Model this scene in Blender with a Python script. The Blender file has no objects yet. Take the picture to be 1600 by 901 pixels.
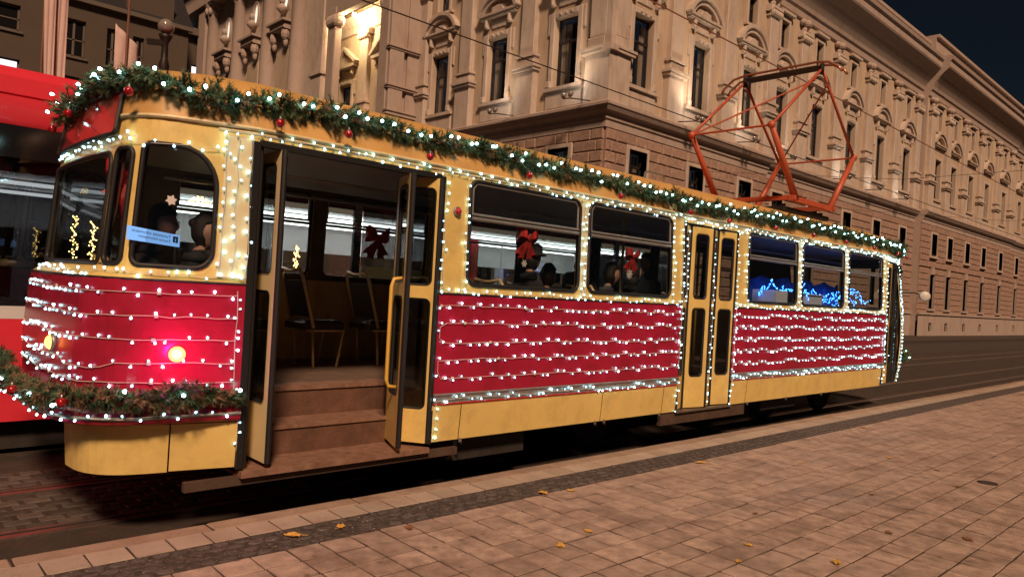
import bpy, bmesh, math, random
from math import radians, sin, cos, pi, sqrt, atan2
from mathutils import Vector, Matrix
rnd = random.Random(7)
sc = bpy.context.scene
COL = sc.collection

# ------------------------------------------------------------------ camera
CAM = Vector((0.0, 0.0, 1.74))
YAW, PITCH, ROLL = radians(46.9), 0.0, radians(3.37)
fw = Vector((cos(YAW), sin(YAW), 0)); rt = Vector((sin(YAW), -cos(YAW), 0)); up = Vector((0, 0, 1))
rt2 = rt * cos(ROLL) + up * sin(ROLL); up2 = -rt * sin(ROLL) + up * cos(ROLL)
cd = bpy.data.cameras.new('camera'); cam = bpy.data.objects.new('camera', cd); COL.objects.link(cam)
cam.matrix_world = Matrix(((rt2.x, up2.x, -fw.x, CAM.x), (rt2.y, up2.y, -fw.y, CAM.y), (rt2.z, up2.z, -fw.z, CAM.z), (0, 0, 0, 1)))
cd.sensor_width = 36.0; cd.lens = 36.0 * 1135.0 / 1600.0; cd.clip_start = 0.05; cd.clip_end = 600
sc.camera = cam

# ------------------------------------------------------------------ sky, sun, exposure
SUN_DIR = Vector((0.41, 0.67, -0.74)).normalized()      # direction the light travels
world = bpy.data.worlds.new('World'); sc.world = world; world.use_nodes = True
wn = world.node_tree; bg = wn.nodes['Background']
sky = wn.nodes.new('ShaderNodeTexSky'); sky.sky_type = 'NISHITA'; sky.sun_disc = False
sky.sun_elevation = math.asin(-SUN_DIR.z); sky.sun_rotation = atan2(-SUN_DIR.x, -SUN_DIR.y)
wn.links.new(sky.outputs[0], bg.inputs[0]); bg.inputs[1].default_value = 0.0020
sl = bpy.data.lights.new('sun', 'SUN'); sl.energy = 2.7; sl.angle = radians(8); sl.color = (1.0, 0.64, 0.42)
so = bpy.data.objects.new('sun', sl); COL.objects.link(so)
so.rotation_euler = SUN_DIR.to_track_quat('-Z', 'Y').to_euler(); so.location = (-20, -20, 25)
sc.view_settings.view_transform = 'Standard'; sc.view_settings.look = 'None'
sc.view_settings.exposure = 0.5; sc.view_settings.gamma = 1.0; sc.view_settings.use_curve_mapping = False
sc.render.engine = 'CYCLES'
sc.cycles.max_bounces = 7; sc.cycles.transparent_max_bounces = 24; sc.cycles.sample_clamp_indirect = 4.0
sc.cycles.caustics_reflective = False; sc.cycles.caustics_refractive = False

# ------------------------------------------------------------------ materials
MATS = {}
def mat(name, col, rough=0.6, metal=0.0, var=0.0, scale=6.0, bump=0.0, bscale=40.0, dirt=None, dirt_amt=0.0, dscale=2.5,
        objvar=0.0, spec=0.5, emit=None, estr=0.0, coat=0.0, coords='Object', stretch=None, spots=0.0):
    m = bpy.data.materials.new(name); m.use_nodes = True; nt = m.node_tree; N, L = nt.nodes, nt.links
    b = N['Principled BSDF']
    b.inputs['Roughness'].default_value = rough; b.inputs['Metallic'].default_value = metal
    b.inputs['Specular IOR Level'].default_value = spec; b.inputs['Coat Weight'].default_value = coat
    c4 = (*col, 1)
    tc = N.new('ShaderNodeTexCoord')
    geo = N.new('ShaderNodeNewGeometry')
    src = geo.outputs['Position']
    if stretch:
        mp = N.new('ShaderNodeMapping'); mp.inputs['Scale'].default_value = stretch
        L.new(src, mp.inputs[0]); src = mp.outputs[0]
    cur = None
    if var > 0 or objvar > 0:
        mx = N.new('ShaderNodeMix'); mx.data_type = 'RGBA'; mx.blend_type = 'MULTIPLY'; mx.inputs[0].default_value = 1.0
        mx.inputs[6].default_value = c4
        if var > 0:
            n = N.new('ShaderNodeTexNoise'); n.inputs['Scale'].default_value = scale; n.inputs['Detail'].default_value = 6; n.inputs['Roughness'].default_value = 0.65
            L.new(src, n.inputs['Vector'])
            r = N.new('ShaderNodeMapRange'); r.inputs[1].default_value = 0.25; r.inputs[2].default_value = 0.75
            r.inputs[3].default_value = 1 - var; r.inputs[4].default_value = 1 + var
            L.new(n.outputs[0], r.inputs[0]); f1 = r.outputs[0]
        else: f1 = None
        if objvar > 0:
            oi = N.new('ShaderNodeObjectInfo'); r2 = N.new('ShaderNodeMapRange')
            r2.inputs[3].default_value = 1 - objvar; r2.inputs[4].default_value = 1 + objvar
            L.new(oi.outputs['Random'], r2.inputs[0])
            if f1 is not None:
                mm = N.new('ShaderNodeMath'); mm.operation = 'MULTIPLY'; L.new(f1, mm.inputs[0]); L.new(r2.outputs[0], mm.inputs[1]); f1 = mm.outputs[0]
            else: f1 = r2.outputs[0]
        L.new(f1, mx.inputs[7]); cur = mx.outputs[2]
    if dirt is not None:
        n2 = N.new('ShaderNodeTexNoise'); n2.inputs['Scale'].default_value = dscale; n2.inputs['Detail'].default_value = 8; n2.inputs['Roughness'].default_value = 0.7
        L.new(src, n2.inputs['Vector'])
        r3 = N.new('ShaderNodeMapRange'); r3.inputs[1].default_value = 0.48; r3.inputs[2].default_value = 0.72; r3.inputs[4].default_value = dirt_amt
        L.new(n2.outputs[0], r3.inputs[0])
        mx2 = N.new('ShaderNodeMix'); mx2.data_type = 'RGBA'
        L.new(r3.outputs[0], mx2.inputs[0])
        if cur: L.new(cur, mx2.inputs[6])
        else: mx2.inputs[6].default_value = c4
        mx2.inputs[7].default_value = (*dirt, 1); cur = mx2.outputs[2]
    if cur: L.new(cur, b.inputs['Base Color'])
    else: b.inputs['Base Color'].default_value = c4
    if bump > 0:
        n3 = N.new('ShaderNodeTexNoise'); n3.inputs['Scale'].default_value = bscale; n3.inputs['Detail'].default_value = 5
        L.new(src, n3.inputs['Vector'])
        bp = N.new('ShaderNodeBump'); bp.inputs['Strength'].default_value = bump; bp.inputs['Distance'].default_value = 0.02
        L.new(n3.outputs[0], bp.inputs['Height']); L.new(bp.outputs[0], b.inputs['Normal'])
    if emit:
        b.inputs['Emission Color'].default_value = (*emit, 1); b.inputs['Emission Strength'].default_value = estr
    if spots:
        vo = N.new('ShaderNodeTexVoronoi'); vo.inputs['Scale'].default_value = 5.5; L.new(geo.outputs['Position'], vo.inputs['Vector'])
        r5 = N.new('ShaderNodeMapRange'); r5.inputs[1].default_value = .07; r5.inputs[2].default_value = .12; r5.inputs[3].default_value = spots; r5.inputs[4].default_value = 0
        L.new(vo.outputs['Distance'], r5.inputs[0])
        m5 = N.new('ShaderNodeMix'); m5.data_type = 'RGBA'; L.new(r5.outputs[0], m5.inputs[0]); L.new(cur, m5.inputs[6]); m5.inputs[7].default_value = (.10, .07, .055, 1); L.new(m5.outputs[2], b.inputs['Base Color'])
        n6 = N.new('ShaderNodeTexNoise'); n6.inputs['Scale'].default_value = 1.7; n6.inputs['Detail'].default_value = 5; L.new(geo.outputs['Position'], n6.inputs['Vector'])
        r6 = N.new('ShaderNodeMapRange'); r6.inputs[1].default_value = .35; r6.inputs[2].default_value = .65; r6.inputs[3].default_value = rough - .22; r6.inputs[4].default_value = rough + .2
        L.new(n6.outputs[0], r6.inputs[0]); L.new(r6.outputs[0], b.inputs['Roughness'])
    MATS[name] = m; return m

def glass(name, tint=(0.82, 0.86, 0.86), refl=0.10, rough=0.02):
    m = bpy.data.materials.new(name); m.use_nodes = True; nt = m.node_tree; N, L = nt.nodes, nt.links
    for n in list(N):
        if n.type != 'OUTPUT_MATERIAL': N.remove(n)
    out = [n for n in N if n.type == 'OUTPUT_MATERIAL'][0]
    t = N.new('ShaderNodeBsdfTransparent'); t.inputs[0].default_value = (*tint, 1)
    g = N.new('ShaderNodeBsdfGlossy'); g.inputs['Roughness'].default_value = rough
    fr = N.new('ShaderNodeFresnel'); ge = N.new('ShaderNodeNewGeometry'); mr = N.new('ShaderNodeMapRange'); mr.inputs[3].default_value = 1.5; mr.inputs[4].default_value = 1/1.5
    L.new(ge.outputs['Backfacing'], mr.inputs[0]); L.new(mr.outputs[0], fr.inputs[0])
    ad = N.new('ShaderNodeMath'); ad.operation = 'ADD'; ad.inputs[1].default_value = refl - 0.04; ad.use_clamp = True
    L.new(fr.outputs[0], ad.inputs[0])
    mx = N.new('ShaderNodeMixShader'); L.new(ad.outputs[0], mx.inputs[0]); L.new(t.outputs[0], mx.inputs[1]); L.new(g.outputs[0], mx.inputs[2])
    L.new(mx.outputs[0], out.inputs[0]); MATS[name] = m; return m

def emis(name, col, s):
    m = bpy.data.materials.new(name); m.use_nodes = True; nt = m.node_tree
    for n in list(nt.nodes):
        if n.type != 'OUTPUT_MATERIAL': nt.nodes.remove(n)
    e = nt.nodes.new('ShaderNodeEmission'); e.inputs[0].default_value = (*col, 1); e.inputs[1].default_value = s
    nt.links.new(e.outputs[0], [n for n in nt.nodes if n.type == 'OUTPUT_MATERIAL'][0].inputs[0]); MATS[name] = m; return m

mat('yellow', (0.76, 0.57, 0.19), 0.38, var=0.10, scale=3.0, dirt=(0.42, 0.28, 0.11), dirt_amt=0.4, dscale=6.5, bump=0.04, bscale=8)
mat('cream', (0.72, 0.62, 0.36), 0.42, var=0.08, scale=5, dirt=(0.35, 0.25, 0.10), dirt_amt=0.3)  # on the window posts this paler tone stands in for bulb glare
mat('roof_yellow', (0.64, 0.38, 0.12), 0.5, var=0.14, scale=2.5, dirt=(0.30, 0.17, 0.07), dirt_amt=0.5, dscale=1.6, bump=0.05, bscale=10)
mat('red_panel', (0.37, 0.015, 0.046), 0.25, var=0.22, scale=2.4, dirt=(0.20, 0.012, 0.018), dirt_amt=0.7, dscale=3.5, bump=0.05, bscale=5)
mat('alu', (0.36, 0.36, 0.35), 0.42, metal=0.6, var=0.15, scale=12)
mat('rubber', (0.012, 0.012, 0.013), 0.55)
mat('black', (0.015, 0.014, 0.014), 0.6, var=0.3)
mat('under', (0.03, 0.024, 0.02), 0.8, var=0.4, scale=9, bump=0.3)
mat('stepboard', (0.14, 0.070, 0.043), 0.75, var=0.3, scale=9, dirt=(0.06, 0.035, 0.02), dirt_amt=0.7, bump=0.2)
mat('board', (0.075, 0.045, 0.03), 0.8, var=0.35, scale=8, bump=0.2)
mat('tread', (0.22, 0.12, 0.08), 0.7, var=0.35, scale=14, dirt=(0.34, 0.24, 0.18), dirt_amt=0.5, dscale=9, bump=0.25)
mat('floor_in', (0.14, 0.095, 0.07), 0.7, var=0.3)
mat('wall_in', (0.60, 0.38, 0.20), 0.55, var=0.2, scale=(7), dirt=(0.14, 0.07, 0.03), dirt_amt=0.5, stretch=(1, 1, 0.3))
mat('lining_dark', (0.10, 0.075, 0.055), 0.6, var=0.2)
mat('ceil_in', (0.30, 0.29, 0.27), 0.6, var=0.1)
mat('seat', (0.05, 0.036, 0.036), 0.5, var=0.25)
mat('seat_tube', (0.75, 0.55, 0.30), 0.4, metal=0.25)
mat('handle', (0.78, 0.50, 0.10), 0.35)
mat('orange', (0.50, 0.105, 0.05), 0.45, var=0.2, scale=14, dirt=(0.25, 0.06, 0.03), dirt_amt=0.55, dscale=7)
mat('copper', (0.50, 0.26, 0.17), 0.38, metal=0.6, var=0.2)
mat('darkmetal', (0.05, 0.045, 0.04), 0.5, metal=0.6, var=0.3)
mat('steel', (0.32, 0.27, 0.24), 0.32, metal=0.8, var=0.3, scale=15)
mat('wire_clear', (0.70, 0.66, 0.62), 0.4)
mat('socket', (0.75, 0.75, 0.72), 0.35)
emis('bulb', (0.48, 0.92, 1.0), 4.6)
emis('bulb_dim', (0.46, 0.90, 1.0), 2.4)
emis('bulb_hot', (0.52, 0.94, 1.0), 9.0)
emis('bulb_garland', (0.48, 0.95, 1.0), 18.0)
emis('bulb_blue', (0.03, 0.20, 1.0), 32.0)
emis('glint_gold', (1.0, 0.62, 0.16), 12.0)  # added gold glow that stands in for a decorated tree's reflection
mat('pine_dark', (0.045, 0.095, 0.045), 0.6, var=0.4, scale=25)
mat('pine_light', (0.13, 0.21, 0.095), 0.6, var=0.4, scale=25)
mat('pine_brown', (0.21, 0.14, 0.075), 0.7, var=0.4, scale=25)
mat('twig', (0.06, 0.04, 0.025), 0.8)
mat('bauble', (0.42, 0.012, 0.018), 0.12, metal=0.35, coat=0.6)
mat('bow_red', (0.42, 0.03, 0.025), 0.32, var=0.3, scale=60, bump=0.3, bscale=300)
mat('snow_white', (0.75, 0.72, 0.68), 0.6)
glass('glass_tram', (0.74, 0.78, 0.78), 0.07)
glass('glass_dark', (0.42, 0.45, 0.46), 0.10)
glass('glass_black', (0.20, 0.21, 0.22), 0.08)
glass('glass_clear', (0.90, 0.92, 0.92), 0.06)
mat('red_glass', (0.42, 0.05, 0.045), 0.12, var=0.5, scale=2.5, coat=0.4)
emis('tail', (1.0, 0.16, 0.07), 4.0)
emis('tail_core', (1.0, 0.50, 0.26), 2.4)
emis('amber', (1.0, 0.25, 0.05), 6.0)
mat('lens_red', (0.45, 0.02, 0.02), 0.2, coat=0.5)
# opposite tram
mat('tram_red', (0.74, 0.040, 0.065), 0.3, var=0.06, coat=0.3)
mat('tram_white', (0.66, 0.66, 0.66), 0.35, var=0.05)
mat('tram_grey', (0.34, 0.34, 0.35), 0.45, var=0.1)
mat('tram_black', (0.010, 0.010, 0.012), 0.12)
emis('tram_light', (1.0, 0.97, 0.92), 8.0)
# ground
mat('street', (0.040, 0.030, 0.024), 0.85, var=0.5, scale=2.2, dirt=(0.085, 0.05, 0.03), dirt_amt=0.7, dscale=5, bump=0.6, bscale=25)
mat('asphalt', (0.050, 0.040, 0.034), 0.75, var=0.3, scale=3, bump=0.4, bscale=60)
mat('sett', (0.075, 0.062, 0.052), 0.7, var=0.35, scale=18, objvar=0.35, bump=0.4, bscale=50)
mat('joint', (0.048, 0.031, 0.024), 0.95, var=0.6, scale=2.2, bump=0.4, bscale=80)
mat('joint_dark', (0.045, 0.034, 0.028), 0.95, var=0.6, scale=20, dirt=(0.22, 0.18, 0.15), dirt_amt=0.8, dscale=30)
mat('slab', (0.41, 0.305, 0.248), 0.58, var=0.42, scale=11, objvar=0.16, dirt=(0.165, 0.105, 0.082), dirt_amt=0.9, dscale=2.3, bump=0.35, bscale=90, spots=.55)
mat('slab_far', (0.41, 0.305, 0.248), 0.58, var=0.46, scale=9, dirt=(0.165, 0.105, 0.082), dirt_amt=0.9, dscale=2.3, bump=0.35, bscale=90, spots=.55)
mat('slab_light', (0.42, 0.34, 0.27), 0.75, var=0.18, scale=8, objvar=0.10, dirt=(0.22, 0.15, 0.11), dirt_amt=0.6, dscale=4, bump=0.35, bscale=90)
mat('kerb', (0.34, 0.245, 0.18), 0.75, var=0.22, scale=6, objvar=0.08, dirt=(0.18, 0.11, 0.07), dirt_amt=0.7, dscale=4, bump=0.4, bscale=70)
mat('cobble', (0.085, 0.070, 0.064), 0.55, var=0.35, scale=30, objvar=0.35, bump=0.5, bscale=80)
mat('leaf_yellow', (0.62, 0.36, 0.07), 0.6, var=0.3, scale=60)
mat('leaf_brown', (0.22, 0.11, 0.045), 0.7, var=0.3, scale=60)
mat('iron', (0.03, 0.025, 0.022), 0.5, metal=0.5, var=0.3)
# buildings
mat('stone', (0.43, 0.35, 0.30), 0.8, var=0.16, scale=1.6, dirt=(0.24, 0.165, 0.13), dirt_amt=0.75, dscale=1.6, bump=0.25, bscale=18, stretch=(1, 1, .35))
mat('stone_light', (0.52, 0.44, 0.37), 0.8, var=0.14, scale=2.2, dirt=(0.32, 0.23, 0.18), dirt_amt=0.7, dscale=1.9, bump=0.2, bscale=18, stretch=(1, 1, .35))
mat('plaster', (0.50, 0.40, 0.295), 0.85, var=0.14, scale=0.9, dirt=(0.34, 0.23, 0.15), dirt_amt=0.65, dscale=1.2, bump=0.15, bscale=14, stretch=(1, 1, .3))
mat('rustic', (0.36, 0.245, 0.19), 0.85, var=0.25, scale=5, objvar=0.10, dirt=(0.19, 0.115, 0.08), dirt_amt=0.7, dscale=6, bump=0.9, bscale=16)
mat('rustic_joint', (0.27, 0.18, 0.13), 0.9, var=0.2, scale=3)
mat('win_frame', (0.022, 0.016, 0.013), 0.5)
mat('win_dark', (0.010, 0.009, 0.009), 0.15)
mat('curtain', (0.22, 0.17, 0.13), 0.8, var=0.25, scale=4, stretch=(6, 6, 0.3))
mat('office_wall', (0.085, 0.065, 0.048), 0.9, var=0.12, scale=0.6)
mat('office_trim', (0.12, 0.10, 0.08), 0.8)
mat('roof_dark', (0.012, 0.012, 0.014), 0.8)
emis('lit_window', (0.95, 0.86, 0.95), 1.0)
emis('oval_light', (1.0, 0.86, 0.68), 0.8)
mat('banner', (0.60, 0.46, 0.42), 0.8, var=0.12, scale=3)
mat('pole', (0.16, 0.07, 0.045), 0.6)
mat('frost', (0.22, 0.20, 0.18), 0.2, coat=0.5)
emis('lamp_white', (1.0, 0.93, 0.82), 40.0)
# people
mat('skin', (0.46, 0.26, 0.19), 0.55, var=0.08, scale=20)
mat('hair', (0.018, 0.013, 0.011), 0.5, var=0.3, scale=40, bump=0.5, bscale=120)
mat('coat_black', (0.018, 0.018, 0.021), 0.8, var=0.3, scale=14)
mat('coat_brown', (0.05, 0.032, 0.028), 0.8, var=0.3, scale=14)
mat('coat_grey', (0.09, 0.09, 0.11), 0.8, var=0.3, scale=14)
emis('reflected_blue', (0.26, 0.50, 0.95), 0.75)  # glow of the reflected sign; no lit panel stands here
mat('ink', (0.01, 0.02, 0.035), 0.6)
mat('white_box', (0.62, 0.68, 0.76), 0.5)
mat('blue_cloth', (0.10, 0.22, 0.60), 0.7, var=0.3)
mat('paint_white', (0.62, 0.6, 0.55), 0.4)
mat('glass_mirror', (0.7, 0.7, 0.7), 0.05, metal=1.0)

# ------------------------------------------------------------------ mesh helpers
class MB:
    def __init__(s): s.v = []; s.f = []
    def add(s, vs, fs):
        o = len(s.v); s.v += [tuple(p) for p in vs]; s.f += [tuple(i + o for i in f) for f in fs]; return s
    def box(s, x0, x1, y0, y1, z0, z1):
        return s.add([(x0,y0,z0),(x1,y0,z0),(x1,y1,z0),(x0,y1,z0),(x0,y0,z1),(x1,y0,z1),(x1,y1,z1),(x0,y1,z1)],
                     [(0,3,2,1),(4,5,6,7),(0,1,5,4),(1,2,6,5),(2,3,7,6),(3,0,4,7)])
    def bbox(s, x0, x1, y0, y1, z0, z1, b=0.01):     # box with chamfered top edges
        return s.add([(x0,y0,z0),(x1,y0,z0),(x1,y1,z0),(x0,y1,z0),(x0,y0,z1-b),(x1,y0,z1-b),(x1,y1,z1-b),(x0,y1,z1-b),
                      (x0+b,y0+b,z1),(x1-b,y0+b,z1),(x1-b,y1-b,z1),(x0+b,y1-b,z1)],
                     [(0,3,2,1),(0,1,5,4),(1,2,6,5),(2,3,7,6),(3,0,4,7),(4,5,9,8),(5,6,10,9),(6,7,11,10),(7,4,8,11),(8,9,10,11)])
    def beam(s, p, q, w, h, upv=(0, 0, 1)):
        p, q = Vector(p), Vector(q); d = (q - p).normalized(); u = Vector(upv)
        if abs(d.dot(u)) > 0.95: u = Vector((1, 0, 0))
        a = d.cross(u).normalized(); b = a.cross(d).normalized()
        vs = []
        for c in (p, q):
            for i, j in ((-1,-1),(1,-1),(1,1),(-1,1)): vs.append(c + a * i * w / 2 + b * j * h / 2)
        return s.add(vs, [(0,1,2,3),(7,6,5,4),(0,4,5,1),(1,5,6,2),(2,6,7,3),(3,7,4,0)])
    def tube(s, pts, r, n=6, caps=True):
        pts = [Vector(p) for p in pts]; rs = r if isinstance(r, (list, tuple)) else [r] * len(pts)
        vs = []; fs = []; a = None
        for i, p in enumerate(pts):
            d = (pts[min(i+1, len(pts)-1)] - pts[max(i-1, 0)])
            d = d.normalized() if d.length > 1e-9 else Vector((0, 0, 1))
            if a is None:
                a = d.orthogonal().normalized()
            else:
                a = (a - d * a.dot(d)); a = a.normalized() if a.length > 1e-6 else d.orthogonal().normalized()
            b = d.cross(a)
            for k in range(n): vs.append(p + (a * cos(2*pi*k/n) + b * sin(2*pi*k/n)) * rs[i])
        for i in range(len(pts) - 1):
            for k in range(n):
                fs.append((i*n+k, i*n+(k+1) % n, (i+1)*n+(k+1) % n, (i+1)*n+k))
        if caps: fs.append(tuple(reversed(range(n)))); fs.append(tuple(range((len(pts)-1)*n, len(pts)*n)))
        return s.add(vs, fs)
    def lathe(s, prof, c, n=12, axis=(0, 0, 1), sq=None):
        ax = Vector(axis).normalized(); a = ax.orthogonal().normalized(); b = ax.cross(a); c = Vector(c)
        vs = []; fs = []
        for r, h in prof:
            for k in range(n): vs.append(c + ax * h + (a * cos(2*pi*k/n) + b * sin(2*pi*k/n)) * r)
        for i in range(len(prof) - 1):
            for k in range(n): fs.append((i*n+k, i*n+(k+1) % n, (i+1)*n+(k+1) % n, (i+1)*n+k))
        fs.append(tuple(reversed(range(n)))); fs.append(tuple(range((len(prof)-1)*n, len(prof)*n)))
        return s.add(vs, fs)
    def ball(s, c, r, n=12, m=8, sc3=(1, 1, 1)):
        vs = [(c[0], c[1], c[2] - r*sc3[2])]; fs = []
        for i in range(1, m):
            t = -pi/2 + pi*i/m
            for k in range(n): vs.append((c[0]+r*cos(t)*cos(2*pi*k/n)*sc3[0], c[1]+r*cos(t)*sin(2*pi*k/n)*sc3[1], c[2]+r*sin(t)*sc3[2]))
        vs.append((c[0], c[1], c[2] + r*sc3[2])); L = len(vs) - 1
        for k in range(n): fs.append((0, 1+(k+1) % n, 1+k)); fs.append((L, 1+(m-2)*n+k, 1+(m-2)*n+(k+1) % n))
        for i in range(m-2):
            for k in range(n): fs.append((1+i*n+k, 1+i*n+(k+1) % n, 1+(i+1)*n+(k+1) % n, 1+(i+1)*n+k))
        return s.add(vs, fs)
    def prism(s, poly, d):            # poly: list of Vector 3D, extruded by vector d
        n = len(poly); d = Vector(d); vs = [Vector(p) for p in poly] + [Vector(p) + d for p in poly]
        fs = [tuple(range(n)), tuple(reversed(range(n, 2*n)))] + [(i, i+n, (i+1) % n + n, (i+1) % n) for i in range(n)]
        return s.add(vs, fs)
    def mesh(s, name, m=None, smooth=False, fix=True):
        me = bpy.data.meshes.new(name); me.from_pydata(s.v, [], s.f)
        if fix:
            bm = bmesh.new(); bm.from_mesh(me); bmesh.ops.recalc_face_normals(bm, faces=bm.faces); bm.to_mesh(me); bm.free()
        if m: me.materials.append(MATS[m] if isinstance(m, str) else m)
        if smooth: me.polygons.foreach_set('use_smooth', [True] * len(me.polygons))
        me.update(); return me
    def build(s, name, m, parent=None, smooth=False, fix=True):
        ob = bpy.data.objects.new(name, s.mesh(name, m, smooth, fix)); COL.objects.link(ob); attach(ob, parent); return ob

def attach(ob, parent):
    if parent is not None:
        ob.parent = parent
        if parent.type == 'EMPTY': ob.matrix_parent_inverse = Matrix.Translation(-Vector(parent.location))
def inst(name, me, loc, parent=None, rot=None, scale=None):
    ob = bpy.data.objects.new(name, me); COL.objects.link(ob); ob.location = loc
    if rot is not None:
        ob.rotation_mode = 'QUATERNION'; ob.rotation_quaternion = rot
    if scale is not None: ob.scale = scale
    attach(ob, parent); return ob
def tag(o, label, cat, group=None, kind=None):
    if label: o['label'] = label
    if cat: o['category'] = cat
    if group: o['group'] = group
    if kind: o['kind'] = kind
    return o
def thing(name, label, cat, loc=(0, 0, 0), group=None):
    o = bpy.data.objects.new(name, None); COL.objects.link(o); o.location = loc; o.empty_display_size = 0.2
    return tag(o, label, cat, group)
def smoothmod(ob, ang=40):
    ob.data.polygons.foreach_set('use_smooth', [True] * len(ob.data.polygons))
    try: ob.data.set_sharp_from_angle(angle=radians(ang))
    except Exception: pass
    return ob
# ------------------------------------------------------------------ ground, tracks, platform
YC, YS = 5.89, 4.64                        # track centre line, near side of the tram body
ZP, KY = 0.20, 4.46                        # platform height, kerb edge
def sheet(name, x0, x1, y0, y1, z, m):
    ob = MB().add([(x0,y0,z),(x1,y0,z),(x1,y1,z),(x0,y1,z)], [(0,1,2,3)]).build(name, m, fix=False)
    ob['kind'] = 'structure'; return ob
street = sheet('street', -150, 350, -150, 350, 0.0, 'street')
road = sheet('road', -40, 140, 10.6, 14.2, 0.004, 'asphalt')
pav = MB().box(-40, 140, 14.2, 60, -0.05, 0.14).build('pavement', 'asphalt'); pav['kind'] = 'structure'
for yr in (YC - 0.5, YC + 0.5, YC + 2.46, YC + 3.46):
    t = thing('tram_rail', '', 'rail', (2, yr, 0), 'grooved rails set in the street')
    MB().box(-30, 140, yr - 0.03, yr + 0.035, 0.0, 0.012).build('railhead', 'steel', t)
    MB().box(-30, 140, yr + 0.085, yr + 0.11, 0.0, 0.010).build('groove_lip', 'steel', t)
    MB().box(-30, 140, yr + 0.036, yr + 0.084, 0.0, 0.004).build('groove', 'black', t)
    i = (YC - 0.5, YC + 0.5, YC + 2.46, YC + 3.46).index(yr)
    t['label'] = ('near rail of the track the decorated tram stands on', 'far rail of the track the decorated tram stands on',
                  'near rail of the track beneath the red and white tram', 'far rail of the track beneath the red and white tram')[i]
# rows of setts beside the far rail
sett_me = MB().bbox(-0.085, 0.085, -0.055, 0.055, 0, 0.02, 0.012).mesh('sett', 'sett')
for row in range(13):
    for k in range(20):
        y = YC - 0.33 + row * 0.118
        if .42 < y - YC < .62: continue
        inst('sett', sett_me, (-0.6 + k * 0.185 + (row % 2) * 0.09 + rnd.uniform(-.008, .008), y, rnd.uniform(-.016, -.009)), street, scale=(rnd.uniform(.90, 1), 1, 1))
# platform
plat = MB().box(-40, 160, -40, KY - 0.012, -0.05, ZP - 0.006).build('platform', 'joint'); plat['kind'] = 'structure'
cobbed = MB().box(-40, 160, 3.80, 4.118, ZP - 0.02, ZP - 0.0045).build('cobble_bed', 'joint_dark', plat)
def piece(name, w, d, m, h=0.05, b=0.006, wob=0.0, seed=0):
    r = random.Random(seed); mb = MB().bbox(-w/2, w/2, -d/2, d/2, -h, 0, b)
    if wob: mb.v = [(x + r.uniform(-wob, wob), y + r.uniform(-wob, wob), z + r.uniform(-wob, wob) * 0.3) for x, y, z in mb.v]
    return mb.mesh(name, m)
kerb_me = [piece('kerb_stone', 0.992, 0.145, 'kerb', 0.2, 0.010, 0.004, i) for i in range(4)]
kerb_far = MB(); k = 0; x = -0.77
while x < 70:
    if x < 26: inst('kerb_stone', kerb_me[k % 4], (x, KY - 0.073, ZP + rnd.uniform(-.002, .002)), plat)
    else: kerb_far.bbox(x - .496, x + .496, KY - .145, KY, 0, ZP, .01)
    x += 1.0; k += 1
o = kerb_far.build('kerb_row', 'kerb', plat); o['kind'] = 'stuff'
PIT = 0.205
sl_me = [piece('edge_slab', PIT - .012, 0.192, 'slab_light', 0.05, 0.0025, 0.0025, 20 + i) for i in range(5)]
far = MB(); k = 0; x = -0.5
while x < 60:
    if x < 19: inst('edge_slab', sl_me[k % 5], (x, 4.216, ZP + rnd.uniform(-.002, .001)), plat)
    else: far.bbox(x - PIT/2 + .004, x + PIT/2 - .004, 4.119, 4.313, ZP - .05, ZP, .005)
    x += PIT; k += 1
o = far.build('edge_slab_row', 'slab_light', plat); o['kind'] = 'stuff'
# dark cobble strip
def cob(seed):
    r = random.Random(seed); mb = MB(); n = 8
    ring0 = []; ring1 = []; ring2 = []
    for q in range(n):
        a = 2*pi*q/n + pi/8; sx = 0.052 * min(1.0/abs(cos(a)), 1.0/abs(sin(a)), 1.22) * r.uniform(.90, 1.0); sy = sx * 0.66
        ring0.append((sx*cos(a), sy*sin(a), -.05)); ring1.append((sx*cos(a)*.96, sy*sin(a)*.96, -.010)); ring2.append((sx*cos(a)*.72, sy*sin(a)*.70, r.uniform(-.003, .002)))
    vs = ring0 + ring1 + ring2; fs = [tuple(range(2*n, 3*n))]
    for q in range(n):
        fs += [(q, (q+1) % n, n+(q+1) % n, n+q), (n+q, n+(q+1) % n, 2*n+(q+1) % n, 2*n+q)]
    mb.add(vs, fs); return mb
cob_me = [cob(i).mesh('cobble', 'cobble') for i in range(6)]
far = MB(); cnt = 0
for kx in range(420):
    for row in range(4):
        x = 0.45 + kx * 0.107 + (row % 2) * .05 + rnd.uniform(-.01, .01); y = 3.848 + row * 0.077 + rnd.uniform(-.006, .006)
        if cnt < 300 and x > 0.6 + (4.1 - y) * .6:
            inst('cobble', cob_me[rnd.randrange(6)], (x, y, ZP - .001 + rnd.uniform(-.004, .003)), plat, Matrix.Rotation(rnd.uniform(-.15, .15), 3, 'Z').to_quaternion()); cnt += 1
        elif cnt >= 300:
            c = cob(rnd.randrange(6)); far.add([(p[0]+x, p[1]+y, p[2]+ZP-.001) for p in c.v], c.f)
o = far.build('cobble_strip', 'cobble', plat); o['kind'] = 'stuff'
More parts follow.
